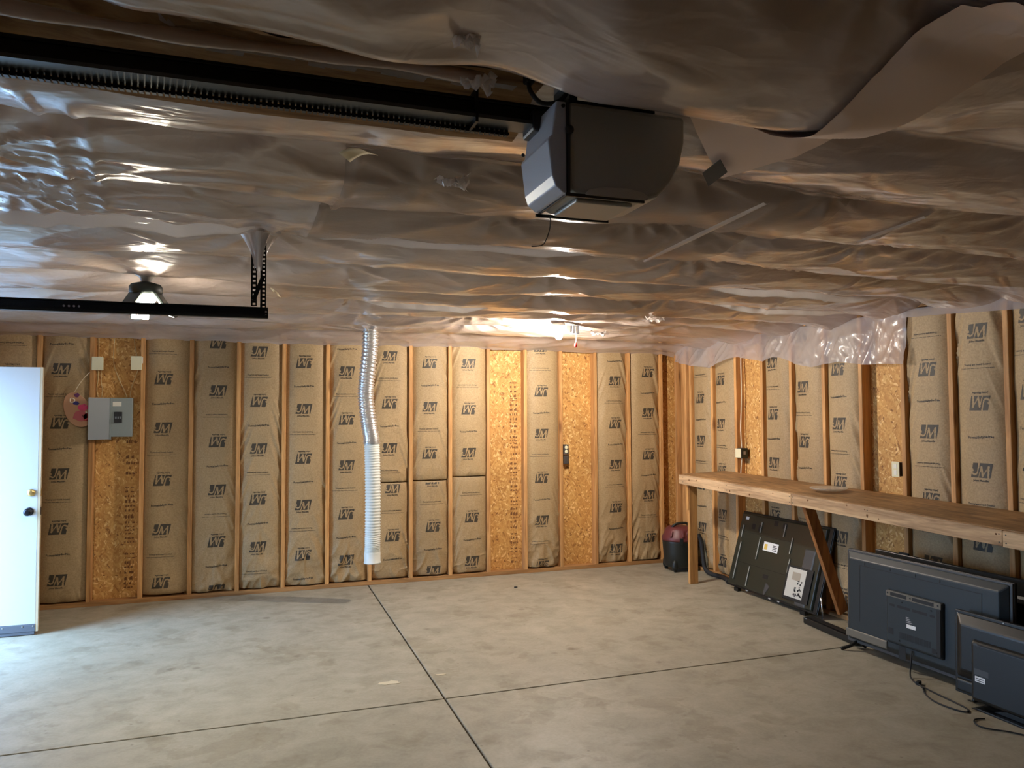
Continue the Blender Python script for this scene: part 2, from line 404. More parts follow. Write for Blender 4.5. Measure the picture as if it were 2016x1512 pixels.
# left wall with the open walk doorway and the closed overhead door; wall behind the viewer
wl = struct(obj('wall_left', MB().box(XL-.12, XL, -.84, .2, 0, 2.6).box(XL-.12, XL, -1.78, -.84, 2.06, 2.6).box(XL-.12, XL, -4.2, -1.78, 0, 2.6)
    .box(XL-.12, XL, -7.36, -4.2, 2.12, 2.6).box(XL-.12, XL, YF, -7.36, 0, 2.6), 'osb_side'))
for s_, (y0, y1) in (('', (-.875, -.842)), ('', (-1.778, -1.745))):
    obj('door_jamb', B(XL-.13, XL+.012, y0, y1, 0, 2.058), 'white_paint', wl)
gdo = struct(put('door_2', None, None, (XL-.06, -5.78, 0)))
for k in range(4):
    z0, z1 = .01+k*.525, .53+k*.525
    if k < 3: obj('door_section', B(XL-.085, XL-.04, -7.35, -4.21, z0, z1), 'white_paint', gdo, bevel=.006); continue
    mb = MB().box(XL-.085, XL-.04, -7.35, -4.21, z0, z0+.17).box(XL-.085, XL-.04, -7.35, -4.21, z1-.17, z1)
    ed = [-7.35] + [y for c in (-6.95, -6.18, -5.38, -4.61) for y in (c-.24, c+.24)] + [-4.21]
    for i in range(0, 10, 2): mb.box(XL-.085, XL-.04, ed[i], ed[i+1], z0+.17, z1-.17)
    obj('door_section', mb, 'white_paint', gdo)
    for i in range(1, 9, 2): obj('fill_pane', B(XL-.066, XL-.060, ed[i], ed[i+1], z0+.17, z1-.17), 'clear_dish', gdo)  # unseen window band, added to let in cool fill daylight
wf = struct(obj('wall_front', B(XL-.12, XR+.2, YF-.08, YF, 0, 2.6), 'plate_wood_x'))  # unseen wall, set far back in dark wood to cut bounce light

# ------------------------------------------------------------------ kraft faced batts with print
def font_polys(txt, size):
    cu = bpy.data.curves.new('t', 'FONT'); cu.body = txt; cu.size = size; cu.align_x = 'CENTER'; cu.align_y = 'CENTER'; cu.resolution_u = 1; cu.offset = size*.035
    o = bpy.data.objects.new('t', cu); COL.objects.link(o)
    dg = bpy.context.evaluated_depsgraph_get(); me = o.evaluated_get(dg).to_mesh()
    P = [(v.co.x, v.co.y) for v in me.vertices]; F = [tuple(p.vertices) for p in me.polygons]
    o.evaluated_get(dg).to_mesh_clear(); bpy.data.objects.remove(o); bpy.data.curves.remove(cu)
    return P, F
T_NAME = font_polys('Johns Manville', .019); T_FORM = font_polys('Formaldehyde-free', .024)
T_TH1 = font_polys('Thermal and Sound Control', .0165); T_TH2 = ([], [])   # second line too small to read in the photo: plain dashes
for k_ in range(22):
    i_ = len(T_TH2[0]); x_ = -.12+k_*.011; w_ = .0085 if k_ % 3 else .006
    T_TH2[0].extend([(x_, -.0022), (x_+w_, -.0022), (x_+w_, .0022), (x_, .0022)]); T_TH2[1].append((i_, i_+1, i_+2, i_+3))
# logo: dark box 0.135 x 0.092 with the letters J and M knocked out
def seg_d(px, py, a, b):
    ax, ay = a; bx, by = b; dx, dy = bx-ax, by-ay
    t = np.clip(((px-ax)*dx+(py-ay)*dy)/(dx*dx+dy*dy), 0, 1)
    return np.hypot(px-ax-t*dx, py-ay-t*dy)
LW, LH, NX, NY = .137, .096, 44, 30
gx, gy = np.meshgrid((np.arange(NX)+.5)/NX*1.43, (np.arange(NY)+.5)/NY, indexing='ij')
letter = np.zeros_like(gx, bool)
for pl_, w_ in (([(.44, 1.1), (.44, .40), (.38, .24), (.26, .18), (.14, .24), (.02, .30)], .062), ([(.50, 1.1), (.46, .5), (.50, .9)], .03),
                ([(.56, -.1), (.66, .74)], .045), ([(.67, .74), (.88, .12)], .075), ([(.88, .12), (1.18, .76)], .045), ([(1.18, .76), (1.30, -.1)], .075), ([(.03, .52), (.05, .46)], .07)):
    for a, b in zip(pl_[:-1], pl_[1:]): letter |= seg_d(gx, gy, a, b) < w_
INK = ~letter
def print_marks(mb, surf, u0, v, up_, lo_=-9, hi_=9):
    sg = 1 if up_ else -1; e = .0012
    sh = lambda yy: .010*yy/LH*2      # italic lean
    for i in range(NX):
        j = 0
        while j < NY:
            if not INK[i, j]: j += 1; continue
            j2 = j
            while j2 < NY and INK[i, j2] and j2-j < 8: j2 += 1
            q = []
            for ii, jj in ((i, j), (i+1, j), (i+1, j2), (i, j2)):
                a = (ii/NX-.5)*LW; b = (jj/NY-.5)*LH
                q.append((u0+sg*(a+sh(b)), v+sg*b))
            vv = [p[1] for p in q]; j = j2
            if max(vv) < lo_ or min(vv) > hi_: continue
            mb.quad(*[surf(p[0], min(max(p[1], lo_), hi_), e) for p in q])
    if lo_ < v-sg*.067-.01 and v-sg*.067+.01 < hi_: txt(mb, surf, T_NAME, u0-sg*.006, v-sg*.067, sg, 0)
def txt(mb, surf, T, u0, v, sg, wave):
    P, F = T; i = len(mb.v)
    for (a, b) in P:
        mb.v.append(surf(u0+sg*a, v+sg*b+(wave*math.sin(a*26) if wave else 0), .0014))
    for f in F: mb.f.append(tuple(i+k for k in f)); mb.m.append(0)
def batt(wall, pos, uc, phase, v0, v1, seed, off=0.0, wid=.366, prints=True, bot=1.0):
    nu, nv = 36, 170
    def disp(u, v):
        s = np.abs(2*u/wid)
        d = -.005-.036*s**4 + .010*(1-s**2)*(.4+vn(seed*3.1, np.asarray(v)*1.3))
        low = np.exp(-np.maximum(v-v0, 0)/.38)*bot
        d = d + (.034*low*(ridge(u*9+seed+np.asarray(v)*4*np.sign(u), v*5+seed)**2-.45)) + .004*fbm(u*7+seed, v*3.2)
        d = d + .022*low*(ridge(u*16+seed*2-np.asarray(v)*7, v*11)**3-.3)*s**.5
        d = d + .005*s**2*(ridge(u*5+seed, v*2.1+np.abs(u)*9+seed)-.55)
        vv = np.asarray(v)
        for side, q in ((1, 1.7), (-1, 4.4)):
            m_ = sst(.25, .95, side*2*u/wid)*sst(.45, .75, vn(vv*.9+seed*2.7, seed*q))
            d = d + .026*m_*(ridge((vv*5.2+s*2.6)*1.5+seed, seed*q)**2-.4)
        d = d - .018*np.exp(-(np.asarray(v)-v0)/.025) - .012*np.exp(-(v1-np.asarray(v))/.03)
        return d
    us = np.linspace(-wid/2, wid/2, nu); vs = np.linspace(0, 1, nv)
    U, V = np.meshgrid(us, vs, indexing='ij')
    V = v0+(.010*fbm(U*14+seed, U*0+seed, 2)*bot)*(1-V)**8 + V*(v1-v0)
    D = disp(U, V)
    P = pos(uc+U, V, D)
    mb = MB(); mb.grid(P)
    # flanges back to the sheathing so that the batt has depth
    for su in (0, nu-1):
        b1 = pos(uc+U[su], V[su], D[su]*0-.075)
        mb.grid([P[su], b1])
    for sv in (0, nv-1):
        b1 = pos(uc+U[:, sv], V[:, sv], D[:, sv]*0-.075)
        mb.grid([P[:, sv], b1])
    bo = obj('insulation_batt', mb, 'kraft_paper', wall)
    if prints:
        def surf(u, v, e):
            return (u, v, e)
        def fits(v, h): return v0+.012 < v-h and v+h < v1-.01
        pm = MB(); z = phase+.914*3
        while z > v0-1:
            for zz, up_ in ((z, True), (z-.475, False)):
                if zz-.048 < v1 and zz+.048 > v0: print_marks(pm, surf, off, zz, up_, v0+.012, v1-.012)
            if fits(z-.232, .03):
                txt(pm, surf, T_TH1, off-.01, z-.222, 1 if seed % 2 else -1, 0); txt(pm, surf, T_TH2, off-.01, z-.246, 1 if seed % 2 else -1, 0)
            if fits(z-.697, .03): txt(pm, surf, T_FORM, off, z-.697, 1, .004)
            z -= .914
        if pm.f:
            A = np.array(pm.v); pm.v = [tuple(q) for q in pos(uc+A[:, 0], A[:, 1], disp(A[:, 0], A[:, 1])+A[:, 2])]
            obj('printed_marking', pm, 'ink', bo)
    return bo
def pos_back(u, v, d): return np.stack([u+0*d, -d+0*u, v+0*d], -1)
def pos_right(u, v, d): return np.stack([XR-d+0*u, -u+0*d, v+0*d], -1)
for k, ph, off in ((-1, 1.6, 0), (0, 2.074, -.035), (2, 1.552, -.03), (3, 1.891, .025), (4, 2.262, -.022), (5, 1.72, -.02), (6, 2.086, -.023), (11, 2.37, -.024), (13, 2.022, .03), (14, 1.674, .033)):
    batt(wb, pos_back, (k+.5)*SP, ph, .052 if k != 2 else .06, 2.395, k+3, off, bot=0.25 if k in (0, 2) else 1.0)
for k, pu, lo, j in ((7, 2.244, .934, .99), (8, 1.738, .093, .997), (9, 2.183, .167, 1.025)):
    batt(wb, pos_back, (k+.5)*SP, pu, j+.006, 2.395, k+3, -.012, bot=.35)
    batt(wb, pos_back, (k+.5)*SP, lo, .055, j-.006, k+23, .022, bot=.55)
batt(wr, pos_right, .5417, 2.292, .05, 2.39, 31, 0, .36)
for c, ph, off in ((0, 1.555, -.04), (2, 2.121, -.035), (3, 1.882, -.043), (4, 1.57, -.03), (6, 1.521, .02), (7, 2.19, .013), (8, 2.255, -.04), (9, 1.7, .02), (10, 2.0, -.02), (12, 1.9, 0), (13, 2.2, 0)):
    batt(wr, pos_right, -(R0-(c+.5)*SP), ph, .05, 2.39, c+40, off, bot=.8)
# faded stencil marks down the right edge of two bare sheathing bays
def osb_marks(x, z0, z1, seed):
    r = random.Random(seed); mb = MB(); z = z0
    while z < z1:
        h = r.uniform(.012, .05); 
        if r.random() < .8:
            n = r.randint(2, 4)
            for k in range(n):
                w = .085/n; a = x+k*w+r.uniform(0, .006); b = a+w*r.uniform(.35, .85)
                mb.quad((a, SD-.0008, z), (b, SD-.0008, z), (b, SD-.0008, z+h*r.uniform(.3, .9)), (a, SD-.0008, z+h*.5))
        z += h+r.uniform(.004, .016)
    obj('stencil_marking', mb, 'osb_ink', wb)
osb_marks(1*SP+.265, .12, 1.42, 3); osb_marks(10*SP+.262, .10, 2.0, 5)

# ------------------------------------------------------------------ ceiling: plastic under sagging insulation
TR = [-.35-.61*k for k in range(18)]
STAP = [(random.uniform(.2, 6.1), t+random.uniform(-.02, .02), random.uniform(.12, .3), random.randint(5, 11), random.uniform(0, 6)) for t in TR[:11] for _ in range(7)]
STAP += [(1.79, -4.03, .45, 13, 1.0), (1.21, -3.0, .4, 11, 2.0), (2.745, -.685, .35, 12, 0.5), (4.26, -1.45, .35, 13, 0.0), (.95, -4.45, .5, 15, .7), (2.30, -5.05, .3, 9, 0), (1.0, -5.0, .4, 12, 2.2)]
_r = random.Random(21); FOLD = []
for _ in range(95):
    t_ = _r.choice(TR[:11]); x_ = _r.uniform(.6, 6.0); L_ = _r.uniform(.25, .9); a_ = _r.choice((1, -1))*_r.uniform(.15, .75)+(PI if _r.random() < .5 else 0)
    FOLD.append((x_, t_+_r.uniform(-.05, .05), L_*math.cos(a_), L_*math.sin(a_), _r.uniform(.008, .022), _r.choice((1, 1, -1))*_r.uniform(.006, .016)))
def ceil_z(x, y):
    x = np.asarray(x, float); y = np.asarray(y, float)
    t = np.mod(-(y+.35), .61)/.61; k = np.floor(-(y+.35)/.61)
    yy = y + .03*fbm(x*.8, k*3.3, 2)
    t = np.mod(-(yy+.35), .61)/.61
    prof = (1-np.abs(2*t-1)**2.3)
    amp = .052+.040*vn(x*.5+k*7.7, k*2.3)
    z = 2.472 - amp*prof
    # tension wrinkles running with the trusses and slack folds across
    z = z - .011*(ridge(x*.45+y*.25, y*5.0)-.5)*(.5+prof*.5) - .008*(ridge(x*.9-y*1.6+5, y*5+x*1.9)**2-.4)
    z = z - .012*fbm(x*1.4, y*2.0, 3)
    z = z - .009*(ridge(x*1.7+y*2.6, y*3-x*1.6)**4-.2)
    for (sx, sy, R, n, ph) in STAP:
        dx = x-sx; dy = y-sy; r2 = (dx/1.6)**2+dy**2
        msk = r2 < (2.6*R)**2
        if not msk.any(): continue
        r = np.sqrt(r2[msk]); a = np.arctan2(dy[msk], dx[msk]/1.6)
        z[msk] += np.exp(-(r/R)**2)*(.012 + .017*np.minimum(r/.08, 1)*np.abs(np.cos(a*n*.5+ph)))*np.minimum(r/.02+.4, 1)
    for (fx, fy, dx, dy, w, h) in FOLD:
        msk = (x > min(fx, fx+dx)-.07) & (x < max(fx, fx+dx)+.07) & (y > min(fy, fy+dy)-.07) & (y < max(fy, fy+dy)+.07)
        if not msk.any(): continue
        px = x[msk]-fx; py = y[msk]-fy; L2 = dx*dx+dy*dy; t = np.clip((px*dx+py*dy)/L2, 0, 1)
        dd = np.hypot(px-t*dx, py-t*dy); z[msk] -= h*np.exp(-(dd/(w*(.5+t)))**2)*(1-t)**.6
    # fold creases of the sheet, across the trusses
    for cx, y0, y1 in ((1.18, -5.6, -4.2), (1.27, -5.5, -4.3), (3.59, -5.25, -4.1), (4.28, -5.3, -4.75), (2.02, -5.4, -3.9), (5.2, -4.4, -2.4)):
        z = z - .010*np.exp(-((x-cx-.06*np.sin(y*2))/.012)**2)*sst(y0, y0+.1, y)*(1-sst(y1-.1, y1, y))
    # slack belly of the sheet on the near side of the opener and its rolled lip along the rail
    belly = sst(2.1, 2.5, x)*(1-sst(3.0, 3.7, x))*(1-sst(-6.02, -5.90, y))
    z = z - .070*belly
    z = z - .030*np.exp(-((y+6.02)/.035)**2)*(1-sst(2.1, 2.3, x))
    z = z - .020*(1-sst(-6.1, -6.0, y))*(1-sst(2.0, 2.3, x))
    # room for rail and opener mount
    gap = np.exp(-((y+5.78)/.10)**2)*(1-sst(2.65, 2.85, x))
    z = np.maximum(z, 2.455*gap + z*(1-gap))
    # drops to the wall plates
    z = z - .05*np.exp(-(-y)/.10) - .022*np.exp(-((y+.15)/.10)**2)*vn(x*1.5, 3)
    z = z - (.05+.07*sst(-3.1, -4.2, y))*np.exp(-(XR-x)/.16)
    return np.maximum(z, 2.27)
xs = np.concatenate([np.arange(XL, 5.2, .0165), np.arange(5.2, XR+.05, .0165)]); ys = np.concatenate([np.arange(YF, -6.8, .09), np.arange(-6.8, .03, .0165)])
X, Y = np.meshgrid(xs, ys, indexing='ij'); Z = ceil_z(X, Y)
def grid_mesh(name, X, Y, Z, m):
    nx, ny = X.shape; me = bpy.data.meshes.new(name)
    co = np.stack([X, Y, Z], -1).reshape(-1, 3)
    i = np.arange(nx*ny).reshape(nx, ny)
    F = np.stack([i[:-1, :-1], i[:-1, 1:], i[1:, 1:], i[1:, :-1]], -1).reshape(-1, 4)
    me.from_pydata(co.tolist(), [], F.tolist()); me.materials.append(MATS[m])
    me.polygons.foreach_set('use_smooth', np.ones(len(F), bool)); me.update(); return me
ce = struct(put('ceiling', grid_mesh('ceiling', X, Y, Z, 'vapour_plastic')))
obj('insulation_backing', B(XL-.1, XR+.1, YF, .08, 2.50, 2.6), 'fibreglass', ce)
def sheet(name, xr, yr, m, dz=.012, droop=None, nx=60, ny=60, edge=None, parent=ce):
    U, V = np.meshgrid(np.linspace(0, 1, nx), np.linspace(0, 1, ny), indexing='ij')
    if edge: XX, YY = edge(U, V)
    else: XX = xr[0]+(xr[1]-xr[0])*U; YY = yr[0]+(yr[1]-yr[0])*V
    ZZ = ceil_z(XX.copy(), YY.copy())-dz
    if droop is not None: ZZ = ZZ-droop(U, V, XX, YY)
    o = put(name, grid_mesh(name, XX, YY, ZZ, m), parent); return o
# overlapping second layer with a hanging hem
sheet('plastic_overlap', None, None, 'haze_plastic', .008, lambda U, V, X, Y: .006*ridge(X*4+Y*2, Y*6), 130, 120,
      lambda U, V: (2.0+.03*np.sin(V*5)+U*1.9, -5.36+1.17*V+.02*np.sin(U*9)+U*(-.04)*(V)))
def hem(name, x0, x1, yf, w, h, m='hem_plastic'):
    U, V = np.meshgrid(np.linspace(0, 1, 80), np.linspace(0, 1, 7), indexing='ij')
    XX = x0+(x1-x0)*U; YY = yf(U)-w*V + .004*np.sin(XX*40)
    taper = np.minimum(1, np.minimum(U, 1-U)*5+.1)
    ZZ = ceil_z(XX.copy(), yf(U)+0*V)-.006-h*taper*np.sin(V*PI*.5)**1.2
    return put(name, grid_mesh(name, XX, YY, ZZ, m), ce)
hem('hem_or_lit_lip', 1.99, 3.3, lambda U: -4.20-.04*U, -.02, .034)
hem('hem_or_lit_lip', .7, 1.76, lambda U: -4.27+.03*U, -.02, .046)  # pale strip standing in for the sagging lip lit by the lamp behind
hem('hem_or_lit_lip', 4.76, 5.9, lambda U: -3.06+.04*np.sin(U*3), -.02, .034)
hem('hem_or_lit_lip', 2.45, 3.3, lambda U: -2.50+0*U, -.02, .034)
hem('hem_or_lit_lip', 4.3, 5.6, lambda U: -3.68+.03*np.sin(U*5), -.02, .04)
zc = lambda x, y: float(ceil_z(np.array([x]), np.array([y]))[0])
def strip(name, p0, p1, w, dz, m):
    p0 = Vector(p0); p1 = Vector(p1); d = (p1-p0).normalized(); n = Vector((-d.y, d.x))
    U, V = np.meshgrid(np.linspace(0, 1, 50), np.linspace(-1, 1, 5), indexing='ij')
    XX = p0.x+(p1.x-p0.x)*U+n.x*w*V*(.6+.4*np.sin(U*PI)); YY = p0.y+(p1.y-p0.y)*U+n.y*w*V
    ZZ = dz-.005*np.cos(V*PI/2)+0*U
    return put(name, grid_mesh(name, XX, YY, ZZ, m), ce)
strip('plastic_fold', (3.502, -4.352), (3.417, -5.358), .020, 2.374, 'hem_plastic')
strip('plastic_fold', (4.166, -4.982), (4.096, -5.389), .020, 2.374, 'hem_plastic')
# long matte flap with its corner taped up
fl_pts = [(2.76, -5.92), (2.93, -5.99), (3.00, -6.03), (2.95, -6.30), (2.94, -6.62)]
fr_pts = [(3.14, -5.50), (3.18, -5.63), (3.22, -5.75), (3.20, -6.05), (3.24, -6.60)]
def flap_xy(U, V):
    t = V*(len(fl_pts)-1); i = np.clip(np.floor(t).astype(int), 0, len(fl_pts)-2); f = t-i
    L = np.array(fl_pts); R = np.array(fr_pts); l = L[i]*(1-f)[..., None]+L[i+1]*f[..., None]; r = R[i]*(1-f)[..., None]+R[i+1]*f[..., None]
    q = l*(1-U)[..., None]+r*U[..., None]; return q[..., 0]+.012*fbm(V*9, U*2), q[..., 1]
sheet('insulation_flap', None, None, 'matte_flap', .012, lambda U, V, X, Y: np.maximum(.002, ceil_z(X.copy(), Y.copy())-.012-(2.388-.008*np.sin(U*PI)-.012*V)), 40, 60, flap_xy)
# uncovered insulation beside the rail with the torn edge of the sheet
sheet('bare_insulation', (.9, 2.42), (-5.93, -5.58), 'bare_insulation', .004, lambda U, V, X, Y: -.001*U, 90, 20)
mb = MB(); r_ = random.Random(4); x = 1.55
while x < 2.30:
    w = r_.uniform(.03, .09); a = r_.uniform(.006, .034)
    mb.quad((x, -5.822, 2.437), (x+w, -5.822, 2.437), (x+w*.9, -5.812+a, 2.433), (x+.003, -5.814+a, 2.434)); x += w*.8
obj('torn_edge', mb, 'hem_plastic', ce)
obj('plastic_roll', MB().tube([(x_, -5.872+.006*math.sin(x_*4), 2.420+.004*math.sin(x_*7)) for x_ in np.linspace(.7, 2.25, 50)], [.014+.003*math.sin(k*.7) for k in range(50)], 12), 'vapour_plastic', ce)
# crumpled tatters catching the light near the lamp and the rail
def tatter(c, s, n, seed):
    r = random.Random(seed); k = 9; P = []
    for i in range(k):
        row = []
        for j in range(k):
            u, v = (i/(k-1)-.5)*2, (j/(k-1)-.5)*2; e = 1-.35*r.random()
            row.append((c[0]+u*s*e, c[1]+v*s*.5*e, c[2]-.012+r.uniform(-.016, .016)-.02*u*v))
        P.append(row)
    mb = MB(); mb.grid(P); mb.smooth.clear(); return obj('plastic_tatter', mb, 'hem_plastic', ce)
tatter((4.69, -2.35, 2.40), .08, 6, 1); tatter((4.62, -1.50, 2.375), .09, 8, 2); tatter((2.235, -5.885, 2.415), .045, 9, 3); tatter((2.15, -6.10, 2.40), .035, 5, 4); tatter((2.36, -5.17, 2.41), .06, 5, 5)
# plastic hanging down over the head of the right wall
hemp = [(-.10, 2.24), (-.245, 2.213), (-.448, 2.173), (-.828, 2.127), (-1.138, 2.204), (-1.262, 2.205), (-1.649, 2.134), (-1.795, 2.165), (-1.899, 2.153), (-2.13, 2.075), (-2.317, 2.041), (-2.61, 2.068), (-2.876, 2.026), (-3.074, 2.021), (-3.26, 2.005)]
hy = np.array([p[0] for p in hemp])[::-1]; hz = np.array([p[1] for p in hemp])[::-1]
U, V = np.meshgrid(np.linspace(-3.26, -.1, 220), np.linspace(0, 1, 26), indexing='ij')
zt = 2.40; zb = np.interp(U, hy, hz); ZZ = zt+(zb-zt)*V
XX = XR-.018-.035*V-.020*V*fbm(U*3.2, V*.7, 3)*2-.026*(ridge(U*5+V*.8, V*.5)-.5)*(V+.2)-.016*(ridge(U*11-V*2, V*1.5)**2-.4)-.008*(ridge(U*19+V*5, V*4)-.5)
put('plastic_drape', grid_mesh('plastic_drape', XX, U, ZZ, 'clear_plastic'), ce)
U, V = np.meshgrid(np.linspace(-5.4, -3.22, 120), np.linspace(0, 1, 8), indexing='ij')
zb = np.interp(U, [-5.4, -4.2, -3.7, -3.6, -3.22], [2.27, 2.285, 2.318, 2.326, 2.345]); ZZ = 2.40+(zb-2.40)*V
XX = XR-.016-.02*V-.012*V*fbm(U*4, V, 2)
put('plastic_drape', grid_mesh('plastic_drape', XX, U, ZZ, 'clear_plastic'), ce)
# tape pieces on the sheet
def tape(c, ax, ay, m, label, curl=.01):
    mb = MB(); c = Vector(c); ax = Vector(ax); ay = Vector(ay)
    P = [[tuple(c+ax*(u)+ay*(v)+Vector((0, 0, -curl*(u*u)+.004*v*u))) for v in np.linspace(-1, 1, 5)] for u in np.linspace(-1, 1, 7)]
    mb.grid(P); o = obj('tape_piece', mb, m)
    s = o.modifiers.new('thick', 'SOLIDIFY'); s.thickness = .0015
    return tag(o, label, 'tape')
tape((2.03, -5.40, zc(2.03, -5.40)-.022), (.035, -.028, 0), (.018, .022, 0), 'tape_cream', 'curled cream tape scrap on ceiling plastic beside opener rail', .012)
tape((1.88, -2.70, zc(1.88, -2.70)-.03), (.022, 0, -.02), (.01, .05, 0), 'tape_cream', 'cream tape scrap hanging next to perforated track hanger', .015)
tag(obj('tape_piece', MB().prism([(3.006, -5.599), (2.986, -5.718), (3.070, -5.630), (3.096, -5.493)], 2.360, 2.362, 'xy'), 'tape_dark'), 'dark square of tape holding the loose flap corner', 'tape')

# ------------------------------------------------------------------ walk door, swung open
d1 = struct(obj('door_1', B(XL+.02, .205, -.832, -.795, .085, 2.036), 'white_paint', bevel=.003))
obj('door_edge', B(.2055, .222, -.832, -.795, .03, 2.036), 'door_edge', d1)
obj('door_sweep', MB().box(XL+.02, .205, -.836, -.79, .03, .084).box(XL+.02, .20, -.83, -.80, .006, .03), 'sweep_rubber', d1, bevel=.003)
for k in range(9): obj('screw', MB().lathe([(.006, 0), (.005, -.003)], (.19-k*.1+(.03 if k == 1 else 0), -.836, .07), 10, 0, 'y'), 'bolt_steel', d1)
kn = obj('door_knob', MB().lathe([(.031, -.002), (.031, -.008), (.012, -.014), (.012, -.035), (.024, -.042), (.029, -.055), (.024, -.068), (.010, -.072)], (.151, -.832, .935), 24, 0, 'y'), 'knob_dark', d1)
obj('deadbolt', MB().lathe([(.028, -.001), (.028, -.010), (.022, -.016), (.006, -.018)], (.161, -.832, 1.077), 24, 0, 'y'), 'brass', d1)
obj('latch_plate', MB().box(.222, .2235, -.826, -.802, .905, .965), 'knob_dark', d1); obj('latch_plate', MB().box(.222, .2235, -.826, -.802, 1.05, 1.105), 'brass', d1)

# ------------------------------------------------------------------ breaker panel, cable boxes, palette, outlets
pn = thing('breaker_panel', (.62, 0, 1.5), 'grey steel breaker panel with its cover door swung open', 'breaker panel')
obj('body', B(.56, .735, -.02, .05, 1.475, 1.822), 'panel_grey', pn, bevel=.004)
obj('lower_cover', B(.562, .73, -.0235, -.0205, 1.482, 1.505), 'panel_grey', pn)
br = obj('breaker_block', B(.592, .655, -.034, -.021, 1.60, 1.695), 'breaker_black', pn, bevel=.002)
for k in range(3): obj('breaker_switch', B(.600+k*.019, .612+k*.019, -.042, -.0345, 1.635, 1.655), 'panel_dark', br)
obj('label', B(.578, .648, -.0225, -.0208, 1.745, 1.785), 'label_white', pn)
dm = MB().obox((.487, -.075, 1.638), (.080, .062, 0), (-.0018, .0022, 0), (0, 0, .183))
obj('door', dm, 'panel_dark', pn); obj('door_flange', B(.556, .567, -.028, -.005, 1.453, 1.822), 'panel_grey', pn)
def jbox(name, x0, x1, z0, z1, label):
    t = thing(name, ((x0+x1)/2, -.02, z0), label, 'junction box', 'cream boxes above the breaker panel')
    obj('box', B(x0+.004, x1-.004, -.03, .02, z0+.004, z1-.004), 'cream_plastic', t, bevel=.003)
    obj('cover', B(x0, x1, -.038, -.0305, z0, z1), 'cream_plastic', t, bevel=.003)
    for dz in (.012, z1-z0-.012): obj('screw', MB().lathe([(.003, -.0385), (.003, -.0395)], ((x0+x1)/2, 0, z0+dz), 8, 0, 'y'), 'bolt_steel', t)
    return t
jbox('junction_box', .409, .498, 2.062, 2.183, 'cream junction box on stud above the panel, nearer the white door')
rb_ = jbox('junction_box', .719, .807, 2.068, 2.194, 'cream junction box with side latch, above the panel, farther from the white door')
obj('side_latch', B(.8075, .815, -.036, -.02, 2.13, 2.185), 'label_white', rb_)
def cable(pts, r, m, label, name='cable', cat='cable', n=8, group=None):
    return tag(obj(name, MB().tube(curve_pts(pts), r, n), m), label, cat, group)
cable([(.452, .01, 2.06), (.45, .03, 1.98), (.435, .06, 1.9), (.45, .045, 1.83)], .0038, 'cable_tan', 'white cable from cream box nearer the door down to panel')
cable([(.475, .01, 2.06), (.472, .05, 1.95), (.482, .06, 1.9), (.478, .045, 1.83)], .0038, 'cable_tan', 'second thin cable dropping beside the cream box near the door')
cable([(.57, .075, 2.40), (.565, .075, 2.15), (.60, .07, 2.02), (.66, .06, 1.88), (.68, .045, 1.826)], .0038, 'cable_tan', 'slanted white cable from ceiling to top of grey panel')
cable([(.77, .01, 2.066), (.745, .03, 2.0), (.715, .05, 1.91), (.705, .045, 1.826)], .0038, 'cable_tan', 'white cable curving from farther cream box to panel')
cable([(.73, .075, 2.40), (.735, .07, 2.3), (.76, .03, 2.196)], .0038, 'cable_tan', 'white cable entering top of the latch side cream box')
cable([(.44, .075, 2.40), (.445, .07, 2.28), (.452, .03, 2.186)], .0038, 'cable_tan', 'white cable entering top of cream box near the door')
pa = thing('paint_palette', (.31, -.02, 1.56), 'oval wooden painter palette with pink and purple paint, hung by string', 'palette')
pts = []
for k in range(40):
    a = 2*PI*k/40; l = .158*math.cos(a); w = .102*math.sin(a)*(1+.10*math.cos(a))
    dx, dz = math.sin(.42), -math.cos(.42)
    pts.append((.305+l*dx-w*dz, 1.716+l*dz+w*dx))
obj('board', MB().prism(pts, -.034, -.026, 'xz'), 'palette_wood', pa, bevel=.002)
def blob(x, z, rx, rz, m, seed):
    r = random.Random(seed); p = [(x+rx*math.cos(2*PI*k/14)*r.uniform(.8, 1.15), z+rz*math.sin(2*PI*k/14)*r.uniform(.8, 1.15)) for k in range(14)]
    obj('paint_blob', MB().prism(p, -.0385, -.0342, 'xz'), m, pa, bevel=.0015)
blob(.300, 1.842, .022, .020, 'paint_purple', 1); blob(.295, 1.772, .024, .018, 'paint_blue', 2); blob(.352, 1.735, .042, .030, 'paint_pink', 3)
blob(.330, 1.665, .060, .048, 'paint_mauve', 4); blob(.378, 1.650, .030, .036, 'paint_red', 5); blob(.375, 1.690, .008, .009, 'paint_white', 6); blob(.345, 1.662, .007, .008, 'paint_white', 7); blob(.362, 1.752, .006, .006, 'paint_white', 8)
obj('thumb_hole_rim', MB().tube([(.262+.018*math.cos(a)+.004*math.cos(2*a), -.037, 1.797+.019*math.sin(a)) for a in np.linspace(0, 2*PI, 20)], .005, 8), 'paint_white', pa)
obj('string', MB().tube(curve_pts([(.280, -.036, 1.868), (.31, -.03, 1.93), (.347, -.014, 1.992), (.385, -.006, 2.04)]), .0035, 6), 'string_white', pa)
obj('nail', MB().lathe([(.004, -.008), (.003, 0), (.003, .02)], (.388, 0, 2.042), 8, 0, 'y'), 'bolt_steel', pa)
